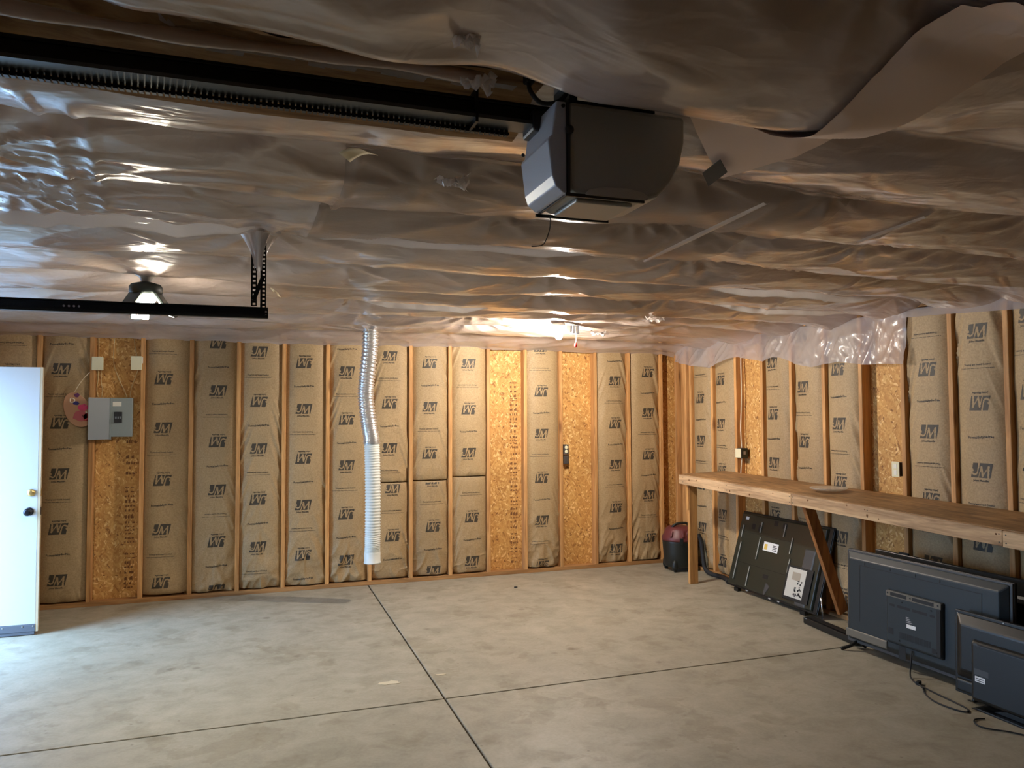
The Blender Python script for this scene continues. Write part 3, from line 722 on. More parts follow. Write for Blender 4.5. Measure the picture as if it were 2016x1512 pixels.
# outlets
ou = thing('wall_outlet', (4.93, 0, 1.23), 'cream duplex outlet in a box on bare sheathing of the back wall', 'outlet')
obj('box', B(4.903, 4.960, -.004, .05, 1.228, 1.332), 'box_blue', ou, bevel=.002)
for z in (1.258, 1.302): obj('receptacle', MB().lathe([(.019, -.005), (.018, -.011), (.010, -.012)], (4.931, 0, z), 20, 0, 'y'), 'cream_plastic', ou)
tag(obj('cable_box', B(4.912, 4.968, .012, .06, 1.125, 1.215), 'box_blue', bevel=.006), 'small brown electrical box below the back wall outlet', 'junction box')
ou = thing('wall_outlet', (6.25, -3.118, 1.19), 'cream outlet cover plate above the workbench on the right wall', 'outlet')
obj('cover_plate', B(6.240, 6.246, -3.152, -3.084, 1.182, 1.295), 'cream_plastic', ou, bevel=.002)
for z in (1.215, 1.262): obj('receptacle', B(6.2375, 6.2395, -3.132, -3.104, z-.017, z+.017), 'label_white', ou, bevel=.001)
obj('box', B(6.2465, 6.31, -3.146, -3.09, 1.188, 1.289), 'box_blue', ou)
jb = thing('switch_box', (6.26, -1.2, 1.22), 'dark green electrical box with cream cover fixed to a stud above bench', 'junction box')
obj('box', B(6.243, 6.318, -1.255, -1.174, 1.222, 1.318), 'box_green', jb, bevel=.003)
obj('cover', B(6.236, 6.2425, -1.252, -1.165, 1.226, 1.314), 'cream_plastic', jb, bevel=.002)
obj('sticker', B(6.268, 6.292, -1.2562, -1.2552, 1.258, 1.288), 'sticker_grey', jb)
cable([(6.30, -1.19, 2.42), (6.295, -1.20, 2.1), (6.288, -1.21, 1.9), (6.292, -1.20, 1.75), (6.28, -1.20, 1.5), (6.285, -1.205, 1.32)], .006, 'cable_white', 'white cable running down a stud into the dark green box')
cable([(6.285, -1.205, 1.222), (6.28, -1.20, 1.15), (6.272, -1.195, 1.04)], .006, 'cable_white', 'short white cable leaving the underside of the green box')

# ------------------------------------------------------------------ exhaust hose hanging from the ceiling
ho = thing('vent_hose', (2.765, -.685, .345), 'silver foil duct joined to white ribbed hose, hanging from ceiling', 'hose')
pth = curve_pts([(2.745, -.685, 2.47), (2.742, -.685, 2.25), (2.715, -.685, 1.98), (2.708, -.685, 1.80), (2.735, -.685, 1.58), (2.757, -.685, 1.46), (2.761, -.685, 1.40)], 34)
obj('foil_duct', MB().tube(pth, [.069+.0055*math.sin(i*1.45)+(.008*math.sin(i*.9+2) if i > len(pth)-26 else 0) for i in range(len(pth))], 26), 'foil', ho)
pth = curve_pts([(2.761, -.685, 1.425), (2.768, -.685, 1.2), (2.772, -.685, .9), (2.771, -.685, .6), (2.769, -.685, .44)], 46)
obj('ribbed_hose', MB().tube(pth, [.0665+.0042*math.sin(i*1.57) for i in range(len(pth))], 28), 'hose_white', ho)
obj('cuff', MB().lathe([(.069, .10), (.071, .09), (.071, .012), (.075, .010), (.075, 0), (.066, 0), (.066, .09)], (2.769, -.685, .345), 32), 'hose_white', ho)
obj('clamp', MB().lathe([(.073, -.008), (.074, 0), (.073, .008)], (2.7605, -.685, 1.418), 28), 'foil', ho)

# ------------------------------------------------------------------ opener with rail
op = thing('garage_door_opener', (2.58, -5.8, 2.17), 'grey garage door opener motor hung under the ceiling with black rail', 'door opener')
body = [(2.452, 2.385), (2.452, 2.19), (2.462, 2.172), (2.480, 2.166), (2.645, 2.166), (2.685, 2.178), (2.722, 2.215), (2.750, 2.268), (2.762, 2.32), (2.764, 2.385)]
obj('housing', MB().prism(body, -5.898, -5.702, 'xz'), 'opener_grey', op, bevel=.012, seg=3)
front = [(2.447, 2.383), (2.447, 2.166), (2.438, 2.168), (2.418, 2.182), (2.410, 2.205), (2.400, 2.287), (2.404, 2.297), (2.410, 2.300), (2.421, 2.383)]
obj('front_cover', MB().prism(front, -5.894, -5.706, 'xz'), 'opener_front', op, bevel=.006, seg=2)
seam = [(2.4475, 2.386), (2.4475, 2.164), (2.4525, 2.164), (2.4525, 2.386)]
obj('seam', MB().prism(seam, -5.900, -5.700, 'xz'), 'black_plastic', op)
obj('side_button', MB().lathe([(.011, 0), (.010, -.004), (.004, -.006)], (2.4515, -5.900, 2.315), 16, 0, 'y'), 'black_plastic', op)
lens = [(2.49, 2.168), (2.50, 2.178), (2.53, 2.186), (2.60, 2.190), (2.64, 2.184), (2.66, 2.172), (2.65, 2.164), (2.49, 2.164)]
obj('light_lens', MB().prism(lens, -5.9035, -5.8985, 'xz'), 'lens_pale', op, bevel=.002)
for y in (-5.899, -5.704): obj('bottom_trim', B(2.44, 2.645, y-.003, y+.003, 2.158, 2.166), 'black_plastic', op)
obj('underside_lens', B(2.48, 2.63, -5.87, -5.73, 2.155, 2.1655), 'lens_pale', op, bevel=.004)
for x_, z_ in ((2.4365, 2.372), (2.4005, 2.31)): obj('screw', MB().lathe([(.005, 0), (.004, -.003)], (x_+.002, -5.8945 if x_ > 2.42 else -5.716, z_), 10, 0, 'y'), 'black_plastic', op)
obj('mount_bracket', MB().box(2.47, 2.70, -5.83, -5.80, 2.386, 2.42).box(2.47, 2.49, -5.86, -5.76, 2.386, 2.47).box(2.68, 2.70, -5.86, -5.76, 2.386, 2.47), 'black_steel', op)
obj('bracket_bolt', MB().lathe([(.008, 0), (.008, .012)], (2.56, -5.84, 2.388), 6), 'bolt_steel', op)
rl = obj('rail', MB().box(XL, 2.452, -5.775, -5.745, 2.372, 2.412).box(XL, 2.452, -5.782, -5.738, 2.406, 2.416), 'black_steel', op, bevel=.003)
obj('rail_flange', B(XL, 2.44, -5.792, -5.728, 2.362, 2.371), 'chain_steel', rl)
ch = MB(); x = XL
while x < 2.36:
    ch.box(x, x+.0085, -5.736, -5.722, 2.348, 2.362); ch.box(x+.0085, x+.0125, -5.732, -5.726, 2.352, 2.358); x += .0125
obj('drive_chain', ch, 'black_steel', rl)
obj('rail_clip', MB().box(2.255, 2.262, -5.795, -5.72, 2.35, 2.432), 'black_steel', rl)
obj('chain_guide', MB().box(2.40, 2.452, -5.80, -5.715, 2.345, 2.40), 'black_plastic', op, bevel=.008)
obj('power_cord', MB().tube(curve_pts([(2.375, -5.84, 2.452), (2.372, -5.85, 2.42), (2.395, -5.86, 2.388), (2.43, -5.87, 2.388), (2.455, -5.87, 2.41), (2.47, -5.86, 2.45)], 6), .0055, 8), 'dark_rubber', op)
obj('cord_plug', B(2.362, 2.386, -5.852, -5.828, 2.438, 2.468), 'dark_rubber', op, bevel=.004)
obj('antenna_wire', MB().tube(curve_pts([(2.47, -5.73, 2.16), (2.473, -5.72, 2.13), (2.465, -5.715, 2.10), (2.455, -5.71, 2.085), (2.43, -5.70, 2.082)], 6), .0012, 6), 'dark_rubber', op)

# ------------------------------------------------------------------ overhead door track with perforated hanger
tk = thing('door_track', (1.8, -4.03, 2.08), 'black horizontal overhead door track hung from ceiling by perforated angle', 'track')
obj('rail', MB().box(XL+.1, 1.817, -4.030, -4.026, 2.078, 2.122).box(XL+.1, 1.817, -4.062, -4.030, 2.120, 2.124).box(XL+.1, 1.817, -4.062, -4.030, 2.076, 2.080).box(XL+.1, 1.817, -4.064, -4.060, 2.080, 2.090), 'black_steel', tk, bevel=.002, seg=1)
def perforated(name, x0, x1, y, z0, z1, n, parent):
    # flat bar with a row of square-punched slots: rungs and two rails around real holes
    mb = MB(); w = x1-x0; hx0, hx1 = x0+w*.30, x1-w*.25; p = (z1-z0)/n
    mb.box(x0, hx0, y, y+.003, z0, z1).box(hx1, x1, y, y+.003, z0, z1)
    for k in range(n+1):
        zc_ = z0+k*p; mb.box(hx0, hx1, y, y+.003, max(z0, zc_-p*.28), min(z1, zc_+p*.28))
    return obj(name, mb, 'black_steel', parent)
perforated('hanger_angle', 1.786, 1.808, -4.024, 2.122, 2.44, 18, tk)
obj('angle_leg', B(1.783, 1.786, -4.024, -3.995, 2.122, 2.44), 'black_steel', tk)
perforated('hanger_angle', 1.745, 1.770, -4.005, 2.135, 2.44, 15, tk)
mb = MB().obox((1.776, -4.012, 2.215), (.020, 0, .055), (.008, 0, -.004), (0, .0015, 0)); obj('diagonal_brace', mb, 'black_steel', tk)
for z in (2.092, 2.108): obj('bolt', MB().lathe([(.005, 0), (.005, -.005)], (1.808, -4.0305, z), 8, 0, 'y'), 'bolt_steel', tk)
for k in range(4): obj('bolt', MB().lathe([(.0045, 0), (.0045, -.004)], (1.03+k*.018, -4.0305, 2.102), 8, 0, 'y'), 'bolt_steel', tk)
# sheet gathered around the head of the hanger
gz = np.linspace(0, 1, 14); P = []
for k in range(22):
    a = 2*PI*k/22; ring = []
    for t in gz:
        r = .019+.040*(1-t)**2*(1+.35*math.sin(a*7+t*2)); ring.append((1.778+r*math.cos(a)*(1+.2*math.sin(3*a)), -4.012+r*math.sin(a), 2.452-.155*t*(1+.06*math.sin(a*5))))
    P.append(ring)
obj('plastic_gather', MB().grid(P, 0, True), 'hem_plastic', ce)

# ------------------------------------------------------------------ ceiling lamps
bulb_mat('lamp_glow', (1.0, .91, .79), BULB1, 4*PI*R_B**2)
l1 = thing('ceiling_bulb', (4.26, -1.45, 2.3), 'bare glowing bulb in ceiling lampholder with red pull tag', 'lamp')
obj('bulb', MB().lathe([(.001, -.045), (.014, -.043), (.025, -.034), (.031, -.020), (.032, -.005), (.028, .012), (.018, .030), (.014, .040)], (4.258, -1.45, 2.348), 24), 'lamp_glow', l1)
obj('lampholder', MB().lathe([(.018, .040), (.022, .042), (.028, .062), (.055, .072), (.060, .080), (.060, .092)], (4.258, -1.45, 2.348), 24), 'ceramic', l1)
obj('outlet_adapter', B(4.315, 4.36, -1.475, -1.43, 2.36, 2.43), 'ceramic', l1, bevel=.004)
obj('mounting_box', B(4.372, 4.44, -1.48, -1.41, 2.355, 2.43), 'panel_dark', l1, bevel=.003)
obj('pull_cord', MB().tube([(4.405, -1.485, 2.42), (4.405, -1.487, 2.30), (4.400, -1.487, 2.275)], .0025, 6), 'cable_white', l1)
obj('pull_tag', MB().lathe([(.002, .02), (.011, .008), (.013, -.015), (.006, -.028)], (4.400, -1.487, 2.262), 12), 'red_plastic', l1)
l2 = thing('ceiling_lamp', (1.19, -2.95, 2.2), 'folding dark lamp with glowing panels hung above the door track', 'lamp')
obj('base', MB().lathe([(.060, .42), (.060, .40), (.035, .385), (.024, .36)], (1.195, -2.95, 2.03), 24), 'ceramic', l2)
obj('hub', MB().lathe([(.024, .36), (.075, .345), (.085, .33), (.085, .30), (.070, .285)], (1.195, -2.95, 2.03), 24), 'box_green', l2)
PA = .10*.13
bulb_mat('panel_glow', (1.0, .92, .74), BULB2, PA*2.1*3+.014)
obj('glow_dome', MB().lathe([(.05, .285), (.052, .262), (.040, .240), (.016, .228), (.001, .226)], (1.195, -2.95, 2.03), 20), 'panel_glow', l2)  # glowing dome added between the arms to enlarge the white spot
for k, (a, tilt) in enumerate(((-.25, .95), (1.9, .95), (4.0, .95))):
    d = Vector((math.cos(a), math.sin(a), 0)); ct, st = math.cos(tilt), math.sin(tilt)
    dirv = d*ct+Vector((0, 0, -st)); nrm = d*st+Vector((0, 0, ct)); side = d.cross(Vector((0, 0, 1)))
    c = Vector((1.195, -2.95, 2.318))+d*.055+dirv*.075
    arm = obj('panel_housing', MB().obox(c+nrm*.010, dirv*.075, side*.048, nrm*.008), 'box_green', l2, bevel=.004)
    obj('light_panel', MB().obox(c-nrm*.0005, dirv*.068, side*.043, nrm*.002), 'panel_glow', arm)

# ------------------------------------------------------------------ workbench
bn = thing('workbench', (5.95, -2.9, 0), 'long rough wooden workbench along the right wall on square posts', 'workbench')
def bt(x, y, z): return (x, y, z)
F1, F2, B1, B2 = (5.79, -.913, 1.060), (5.712, -5.05, .992), (6.246, -.98, 1.084), (6.246, -5.05, 1.026)
lo = lambda p, h: (p[0], p[1], p[2]-h)
obj('top', MB().hexa([lo(F1, .022), lo(F2, .022), lo(B2, .022), lo(B1, .022), F1, F2, B2, B1]), 'bench_top', bn, bevel=.003)
def along(t, dx=0, dz=0): return (F1[0]+(F2[0]-F1[0])*t+dx, F1[1]+(F2[1]-F1[1])*t, F1[2]+(F2[2]-F1[2])*t+dz)
def board(t0, t1, d0, top, h=.09, th=.038):
    a = along(t0, d0, top); b = along(t1, d0, top)
    q = [lo(a, h), lo(b, h), (b[0]+th, b[1], b[2]-h), (a[0]+th, a[1], a[2]-h), a, b, (b[0]+th, b[1], b[2]), (a[0]+th, a[1], a[2])]
    return obj('front_rail', MB().hexa(q), 'bench_board', bn, bevel=.003)
board(-.0005, .409, -.039, -.004); board(.4095, .8395, -.039, -.001); board(.840, 1.0, -.039, -.003)
for t in (.02, .2, .405, .415, .6, .835, .845): 
    for dz in (-.025, -.07): 
        q = along(t, -.0395, dz); obj('nail', MB().lathe([(.004, 0), (.004, -.001)], q, 8, 0, 'x'), 'box_green', bn)
_r = random.Random(5)
for k in range(16):
    q = along(_r.uniform(.02, .95), -.0395, -_r.uniform(.015, .075)); obj('knot', MB().lathe([(_r.uniform(.005, .010), 0), (.004, -.0008)], q, 9, 0, 'x'), 'osb_ink', bn)
obj('end_rail', MB().hexa([(5.80, -.955, .95), (6.24, -1.01, .975), (6.24, -1.048, .975), (5.80, -.993, .95), (5.80, -.955, 1.036), (6.24, -1.01, 1.060), (6.24, -1.048, 1.060), (5.80, -.993, 1.036)]), 'bench_board', bn)
obj('back_rail', MB().hexa([(6.21, -1.06, .97), (6.246, -1.06, .97), (6.246, -5.0, .92), (6.21, -5.0, .92), (6.21, -1.06, 1.06), (6.246, -1.06, 1.06), (6.246, -5.0, 1.002), (6.21, -5.0, 1.002)]), 'bench_board', bn)
obj('leg', B(5.792, 5.881, -1.035, -.997, 0, .965), 'bench_post', bn, bevel=.003)
obj('leg_cleat', B(5.784, 5.791, -1.03, -1.0, .72, .965), 'bench_post', bn)
obj('leg', B(5.72, 5.809, -4.98, -4.942, 0, .90), 'bench_post', bn, bevel=.003)
ax = Vector((6.205-5.80, .10, .075-.955)); L = ax.length; ax.normalize(); c = Vector(((5.80+6.205)/2, -2.645, (.955+.075)/2))
nn = Vector((ax.z, 0, -ax.x)).normalized()
obj('diagonal_brace', MB().obox(c, ax*(L/2), nn*.0445, Vector((0, .019, 0))), 'brace_wood', bn, bevel=.003)
di = thing('plastic_dish', (5.98, -2.72, 1.055), 'shallow clear dish lying on the workbench top', 'dish')
zb_ = 1.051
obj('bowl', MB().lathe([(.001, .004), (.09, .004), (.125, .016), (.135, .024), (.138, .023), (.128, .012), (.092, .0), (.001, .0)], (6.0, -2.70, zb_), 36), 'clear_dish', di)
obj('rim', MB().lathe([(.134, .022), (.139, .026), (.141, .022)], (6.0, -2.70, zb_), 36), 'clear_dish', di)

# ------------------------------------------------------------------ shop vacuum in the corner
va = thing('shop_vacuum', (6.06, -.30, 0), 'wet dry vacuum with black drum and dusty red lid in the corner', 'vacuum')
VC = (6.062, -.40, 0)
obj('drum', MB().lathe([(.10, .045), (.150, .048), (.160, .06), (.172, .20), (.180, .30), (.182, .325), (.176, .33)], VC, 40), 'vac_black', va)
lid = obj('lid', MB().lathe([(.186, .318), (.188, .335), (.182, .36), (.165, .385), (.150, .43), (.125, .458), (.06, .468), (.001, .469)], VC, 40), 'vac_red', va)
obj('port', MB().lathe([(.038, -.150), (.040, -.172), (.034, -.176), (.028, -.172)], (VC[0]+.02, VC[1], .395), 24, 0, 'y'), 'vac_red', lid)
obj('port_opening', MB().lathe([(.0275, -.165), (.0275, -.174)], (VC[0]+.02, VC[1], .395), 24, 0, 'y'), 'slot_black', lid)
for a in (-2.6, -1.9, -.6): obj('lid_rib', MB().obox((VC[0]+.166*math.cos(a), VC[1]+.166*math.sin(a), .385), (.014*math.cos(a), .014*math.sin(a), -.03), (-.012*math.sin(a), .012*math.cos(a), 0), (.012*math.cos(a), .012*math.sin(a), .02)), 'vac_red', lid, bevel=.005)
obj('handle', MB().tube(curve_pts([(VC[0]-.10, VC[1]-.02, .455), (VC[0]-.07, VC[1]-.04, .490), (VC[0], VC[1]-.05, .500), (VC[0]+.07, VC[1]-.04, .490), (VC[0]+.10, VC[1]-.02, .455)], 6), .014, 10), 'vac_black', va)
for a in (-2.45, -.75, .8, 2.3):
    cx, cy = VC[0]+.150*math.cos(a), VC[1]+.150*math.sin(a)
    ft = obj('caster_foot', MB().lathe([(.030, .03), (.036, .05), (.030, .11), (.012, .13)], (cx, cy, 0), 16), 'vac_black', va)
    obj('caster_wheel', MB().lathe([(.016, -.012), (.020, -.008), (.020, .008), (.016, .012)], (cx, cy, .0205), 16, 0, 'y'), 'vac_black', ft)
for a in (-2.0, ): obj('lid_latch', MB().obox((VC[0]+.184*math.cos(a), VC[1]+.184*math.sin(a), .325), (.006*math.cos(a), .006*math.sin(a), 0), (-.018*math.sin(a), .018*math.cos(a), 0), (0, 0, .035)), 'vac_black', va, bevel=.003)
def curved_label(a0, a1, r, z0, z1, m, nm):
    P = [[(VC[0]+(r+.0135*(z-.2)/.12)*math.cos(a), VC[1]+(r+.0135*(z-.2)/.12)*math.sin(a), z) for z in np.linspace(z0, z1, 4)] for a in np.linspace(a0, a1, 8)]
    return obj(nm, MB().grid(P), m, va)
lb = curved_label(-1.50, -1.16, .1765, .215, .300, 'sticker_white', 'sticker')
curved_label(-1.36, -1.18, .1780, .225, .280, 'sticker_yellow', 'sticker_panel')
curved_label(-1.23, -1.20, .1790, .228, .275, 'slot_black', 'sticker_bar')
cable([(6.16, -.605, .40), (6.185, -.62, .33), (6.19, -.64, .20), (6.19, -.68, .06), (6.195, -.78, .023), (6.21, -.95, .022), (6.18, -1.08, .022), (6.13, -1.17, .022)], .022, 'dark_rubber', 'black vacuum hose lying on floor, its upright run standing in for shade', 'vacuum_hose', 'hose', 12)  # black upright run stands in for the vacuum's side and shadow; floor run is hose

# ------------------------------------------------------------------ television backs
def frame3(o, right, upv, out):
    o = Vector(o); r = Vector(right).normalized(); u = Vector(upv).normalized(); n = Vector(out).normalized()
    return lambda a, b, d: tuple(o+r*a+u*b+n*d)
def fbox(mb, T, a0, a1, b0, b1, d0, d1, m=0, ch=0):
    return mb.hexa([T(a0, b0, d0), T(a1, b0, d0), T(a1, b1, d0), T(a0, b1, d0), T(a0+ch, b0+ch, d1), T(a1-ch, b0+ch, d1), T(a1-ch, b1-ch, d1), T(a0+ch, b1-ch, d1)], m)
def tv(loc, label): return thing('television', loc, label, 'television', 'televisions stored under the workbench')
def part(name, parent, m, T, args, bevel=0): return obj(name, fbox(MB(), T, *args[:6], ch=args[6] if len(args) > 6 else 0), m, parent, bevel=bevel)
# TV A: leaning on the wall between bench leg and brace, its dark green back to the room
tA = tv((6.05, -1.9, 0), 'large flat television with dark green back leaning against wall beside bench leg')
upA = Vector((6.235-6.03, 0, .735-.035)); rA = Vector((0, -1, 0)); nA = Vector((-upA.z, 0, upA.x))
TA = frame3((6.052, -1.275, .032), rA, upA, nA); wA, hA = 1.215, .715
part('bezel', tA, 'tv_black', TA, (0, wA, 0, hA, -.012, .006), .004)
bk = part('back_cover', tA, 'tv_green', TA, (.012, wA-.05, .012, hA-.012, .0062, .028, .014), .006)
part('side_strip', tA, 'tv_black', TA, (wA-.048, wA-.006, .01, hA-.01, .0062, .014), .003)
for (a, b0, b1) in ((.10, .07, .42), (.085, .46, .58), (.36, .30, .50), (.34, .54, .64), (.66, .55, .66), (.78, .42, .56), (.80, .26, .38), (.30, .04, .22)):
    obj('rib', fbox(MB(), TA, a-.0055, a+.0055, b0, b1, .0282, .036), 'tv_rib', bk)
for b in (.52, .235): obj('groove', fbox(MB(), TA, .06, .80, b, b+.004, .0281, .0287), 'slot_black', bk)
part('cylinder_cover', tA, 'tv_edge', TA, (.95, 1.09, .015, .50, .0283, .036, .02), .012)
lbA = part('rating_label', tA, 'sticker_white', TA, (.42, .62, .395, .475, .0283, .0293))
obj('label_print', fbox(MB(), TA, .435, .475, .405, .455, .0294, .0297), 'sticker_yellow', lbA)
for k in range(4): obj('label_print', fbox(MB(), TA, .545, .605-.01*(k % 2), .408+k*.014, .414+k*.014, .0294, .0297), 'slot_black', lbA)
part('small_sticker', tA, 'sticker_white', TA, (.09, .135, .635, .665, .0283, .0292))
io = part('port_recess', tA, 'slot_black', TA, (.80, 1.11, .05, .335, .0283, .0385), .003)
pp = obj('port_plate', fbox(MB(), TA, .825, 1.04, .075, .318, .0386, .0400), 'metal_plate', io)
r_ = random.Random(9)
for k in range(22):
    a = .93+r_.random()*.10; b = .085+r_.random()*.13*(1-(a-.93)*0)
    obj('port', fbox(MB(), TA, a, a+r_.uniform(.008, .022), b, b+r_.uniform(.006, .018), .0401, .042), 'slot_black', io)
obj('port_print', fbox(MB(), TA, .88, .98, .22, .285, .0401, .0403), 'lens_pale', io)
for (a, b, w, h) in ((.50, .63, .05, .045), (.62, .62, .05, .05), (.30, .55, .045, .06), (.20, .56, .05, .05), (.50, .155, .07, .035)):
    part('vent_recess', tA, 'slot_black', TA, (a, a+w, b, b+h, .0282, .0288))
obj('stand_tongue', MB().poly([TA(.55, .02, .031), TA(.57, .02, .031), TA(.62, .10, .031), TA(.56, .125, .031)]), 'tv_edge', tA)
for a in (.30, .62, .74): part('bottom_clip', tA, 'sticker_grey', TA, (a, a+.03, -.001, .008, .008, .022))
for a in (.15, 1.05): obj('foot', B(6.035, 6.07, -1.275-a-.03, -1.275-a+.03, 0, .034), 'tv_black', tA)
# TV B: big blue-grey set on its own feet in front of the brace
tB = tv((5.78, -3.75, 0), 'large blue-grey television with raised square rear box standing in front of brace')
wB, hB = 1.245, .645
TB = frame3((5.775, -3.128, .048), (0, -1, .006), (.03, 0, 1), (-1, 0, .03))
part('bezel', tB, 'tv_black', TB, (0, wB, 0, hB, -.012, .008), .004)
bk = obj('back_cover', fbox(MB(), TB, .004, wB-.004, .004, hB-.004, .0082, .020), 'tv_edge', tB, bevel=.003)
bk2 = part('rear_shell', tB, 'tv_blue', TB, (.012, wB-.015, .02, hB-.012, .0202, .058, .045), .008)
for a in (.155, wB-.165): obj('seam_line', fbox(MB(), TB, a, a+.004, .17, hB-.09, .0582, .0588), 'slot_black', bk2)
obj('seam_line', fbox(MB(), TB, .155, wB-.16, hB-.094, hB-.090, .0582, .0588), 'slot_black', bk2)
for a in (.20, .42, .62, .80): obj('rib', fbox(MB(), TB, a, a+.004, hB-.085, hB-.065, .0582, .0605), 'slot_black', bk2)
bx = part('rear_box', tB, 'tv_blue', TB, (.40, .84, .10, .45, .0584, .082, .014), .010)
obj('box_ledge', fbox(MB(), TB, .41, .83, .405, .44, .0822, .0835), 'tv_brown', bx, bevel=.003)
for a0, a1 in ((.445, .575), (.62, .78)): obj('vent', fbox(MB(), TB, a0, a1, .412, .434, .0836, .0842), 'slot_black', bx)
for k in range(28): 
    obj('vent_slot', fbox(MB(), TB, .52+k*.0085, .5245+k*.0085, .155, .195, .0822, .0826), 'slot_black', bx)
for (a0, a1, b0, b1) in ((.44, .48, .345, .36), (.50, .60, .345, .362), (.62, .73, .345, .362), (.75, .785, .345, .36), (.43, .47, .165, .205), (.765, .795, .13, .16)):
    obj('vent', fbox(MB(), TB, a0, a1, b0, b1, .0822, .0828), 'slot_black', bx)
part('port_channel', tB, 'slot_black', TB, (.80, .828, .12, .40, .083, .0845))
obj('rating_label', fbox(MB(), TB, .575, .645, .235, .258, .0822, .083), 'sticker_white', bx)
for k in range(4): obj('label_print', fbox(MB(), TB, .57, .62-.008*k, .268+k*.010, .272+k*.010, .0822, .0826), 'sticker_grey', bx)
for (a, b) in ((.425, .425), (.605, .425), (.81, .425), (.54, .385), (.76, .385), (.52, .14), (.80, .14)): obj('screw', MB().lathe([(.005, 0), (.005, -.002)], TB(a, b, .085), 8, 0, 'x'), 'slot_black', bx)
part('speaker_bar', tB, 'tv_brown', TB, (.03, .40, .045, .105, .0584, .066, .006), .008)
part('cable_channel', tB, 'slot_black', TB, (.49, .545, .015, .105, .0584, .0592))
for a in (.09, wB-.13): obj('stand_foot', MB().tube(curve_pts([TB(a, .02, .0), (5.71, -3.128-a+.02, .03), (5.66, -3.128-a+.05, .010)], 5), [.012]*10+[.008], 10).tube(curve_pts([TB(a, .02, .0), (5.82, -3.128-a+.01, .03), (5.85, -3.128-a+.02, .010)], 5), [.012]*10+[.008], 10), 'tv_black', tB)
# TV C: glossy black set stored behind B
tC = tv((5.93, -3.95, 0), 'black flat television stored upright behind the blue-grey one')
TC = frame3((5.925, -3.20, .0), (0, -1, 0), (.06, 0, 1), (-1, 0, .06))
part('panel', tC, 'tv_black', TC, (0, 1.42, .0, .690, -.02, .012), .006)
part('rear_shell', tC, 'tv_black', TC, (.1, 1.3, .05, .6, .0122, .022, .02), .006)
part('top_lug', tC, 'tv_black', TC, (.20, .28, .688, .702, -.008, .008), .003)
# TV D: black set in front, cut by the picture edge
tD = tv((5.64, -4.55, 0), 'black television with bulging back shell and white label, frontmost of the stored sets')
wD, hD = .95, .47
TD = frame3((5.645, -4.105, .04), (.02, -1, .0), (.03, 0, 1), (-1, -.02, .03))
part('bezel', tD, 'tv_black', TD, (0, wD, 0, hD, -.014, .012), .005)
bkD = part('rear_shell', tD, 'tv_black', TD, (.012, wD-.012, .09, hD-.012, .0122, .055, .055), .010)
part('lower_shell', tD, 'tv_black', TD, (.015, wD-.015, .01, .088, .0122, .03, .01), .006)
bxD = part('rear_box', tD, 'tv_black', TD, (.145, wD-.145, .0, .345, .0552, .085, .018), .012)
obj('top_groove', fbox(MB(), TD, .20, wD-.2, .318, .326, .0852, .0858), 'slot_black', bxD)
lbD = obj('rating_label', fbox(MB(), TD, .185, .245, .120, .150, .0852, .0860), 'sticker_white', bxD)
for k in range(2): obj('label_print', fbox(MB(), TD, .192, .236, .126+k*.011, .130+k*.011, .0861, .0864), 'slot_black', lbD)
obj('port_panel', fbox(MB(), TD, .18, .265, .158, .190, .0852, .0856), 'tv_edge', bxD)
for (a, b) in ((.02, .45), (.30, .46), (.6, .46), (.02, .25), (.03, .03)): obj('screw', MB().lathe([(.004, 0), (.004, -.002)], TD(a, b, .0135), 8, 0, 'x'), 'bolt_steel', tD)
obj('pedestal', MB().prism([(-4.36, .012), (-4.80, .012), (-4.72, .040), (-4.44, .040)], 5.61, 5.70, 'yz').prism([(-4.25, .0), (-4.90, .0), (-4.86, .012), (-4.29, .012)], 5.575, 5.76, 'yz'), 'tv_black', tD, bevel=.003)
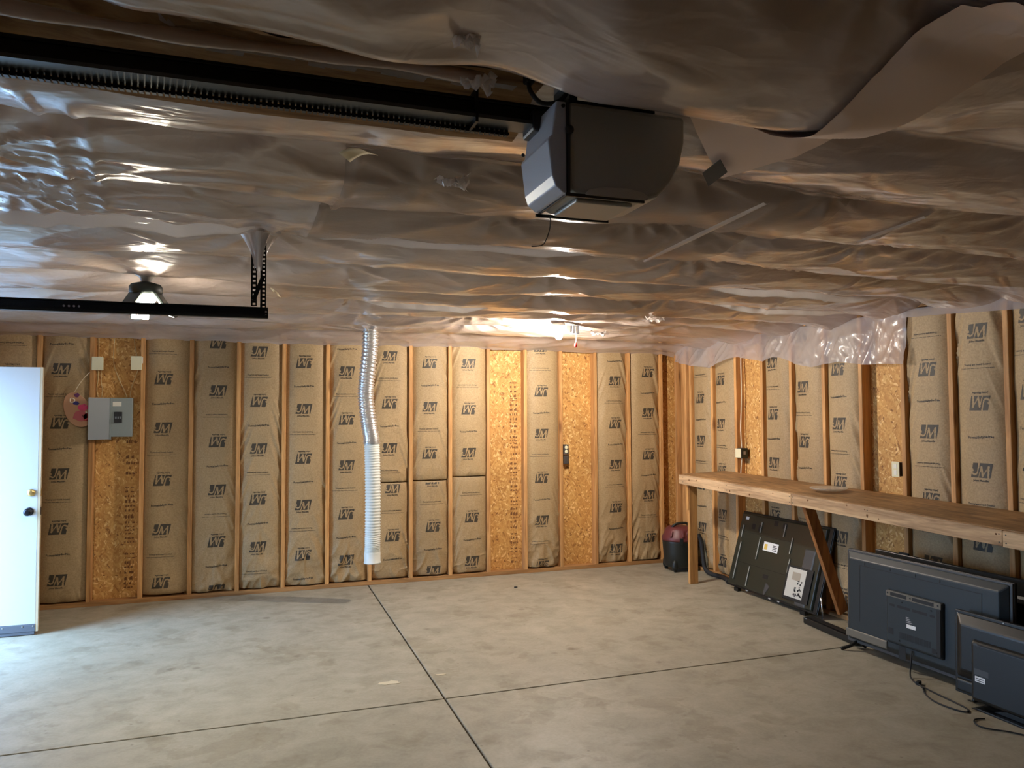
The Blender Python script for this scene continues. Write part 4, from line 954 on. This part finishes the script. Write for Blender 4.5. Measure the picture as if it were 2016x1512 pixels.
# sound bar on the floor with a loose rod
sb = thing('sound_bar', (5.9, -2.85, 0), 'low black sound bar lying on floor beside the blue-grey television', 'sound bar')
TS = frame3((5.905, -2.53, .0), (-.10, -1, 0), (0, 0, 1), (-1, .10, 0))
part('body', sb, 'tv_black', TS, (0, .62, 0, .055, -.055, .03, .004), .005)
part('badge', sb, 'sticker_grey', TS, (.015, .05, .044, .049, .0302, .031))
part('top_grille', sb, 'slot_black', TS, (.02, .60, .0552, .0558, -.045, .015))
tag(obj('metal_rod', MB().tube([(5.955, -2.66, .0595), (5.957, -2.64, .22)], .006, 10), 'silver_rod'), 'thin silver rod standing upright behind the sound bar', 'rod')
# power cords on the floor
cable([TB(.60, .095, .066), (5.69, -3.74, .08), (5.66, -3.76, .02), (5.63, -3.80, .006), (5.60, -3.86, .006), (5.575, -3.93, .006), (5.50, -4.02, .006), (5.455, -4.13, .006), (5.46, -4.24, .006), (5.49, -4.30, .006), (5.535, -4.26, .006), (5.555, -4.15, .006), (5.57, -4.02, .006), (5.585, -3.93, .006), (5.59, -3.88, .008)], .0045, 'dark_rubber', 'black power cord looped on floor before the blue-grey television', 'power_cord', 'cord')
tag(obj('cord_plug', MB().obox((5.604, -3.875, .012), (.02, .008, 0), (-.004, .010, 0), (0, 0, .010)), 'dark_rubber', bevel=.003), 'black plug end lying in the cord loop', 'plug')
cable([(5.50, -4.62, .006), (5.46, -4.56, .006), (5.40, -4.50, .006), (5.39, -4.44, .006), (5.44, -4.39, .006), (5.50, -4.40, .006)], .004, 'dark_rubber', 'thin black cord curled beside the frontmost black television', 'power_cord', 'cord')

# ------------------------------------------------------------------ floor scraps
def scrap(name, c, rx, ry, m, label, cat, seed, h=.002):
    r = random.Random(seed); p = [(c[0]+rx*math.cos(2*PI*k/16)*r.uniform(.55, 1.2), c[1]+ry*math.sin(2*PI*k/16)*r.uniform(.55, 1.2)) for k in range(16)]
    tag(obj(name, MB().prism(p, .0, h, 'xy'), m), label, cat)
scrap('paint_chip', (2.57, -2.76), .075, .035, 'chip_white', 'irregular pale patch of filler on the concrete near the crossing joints', 'patch', 3)
scrap('paint_chip', (2.90, -2.72), .05, .012, 'chip_white', 'thin pale filler streak beside the joint crossing', 'patch', 8)
scrap('pebble', (4.147, -.588), .016, .012, 'slot_black', 'small black crumb on bare floor below the bare sheathing bay', 'debris', 5, .01)
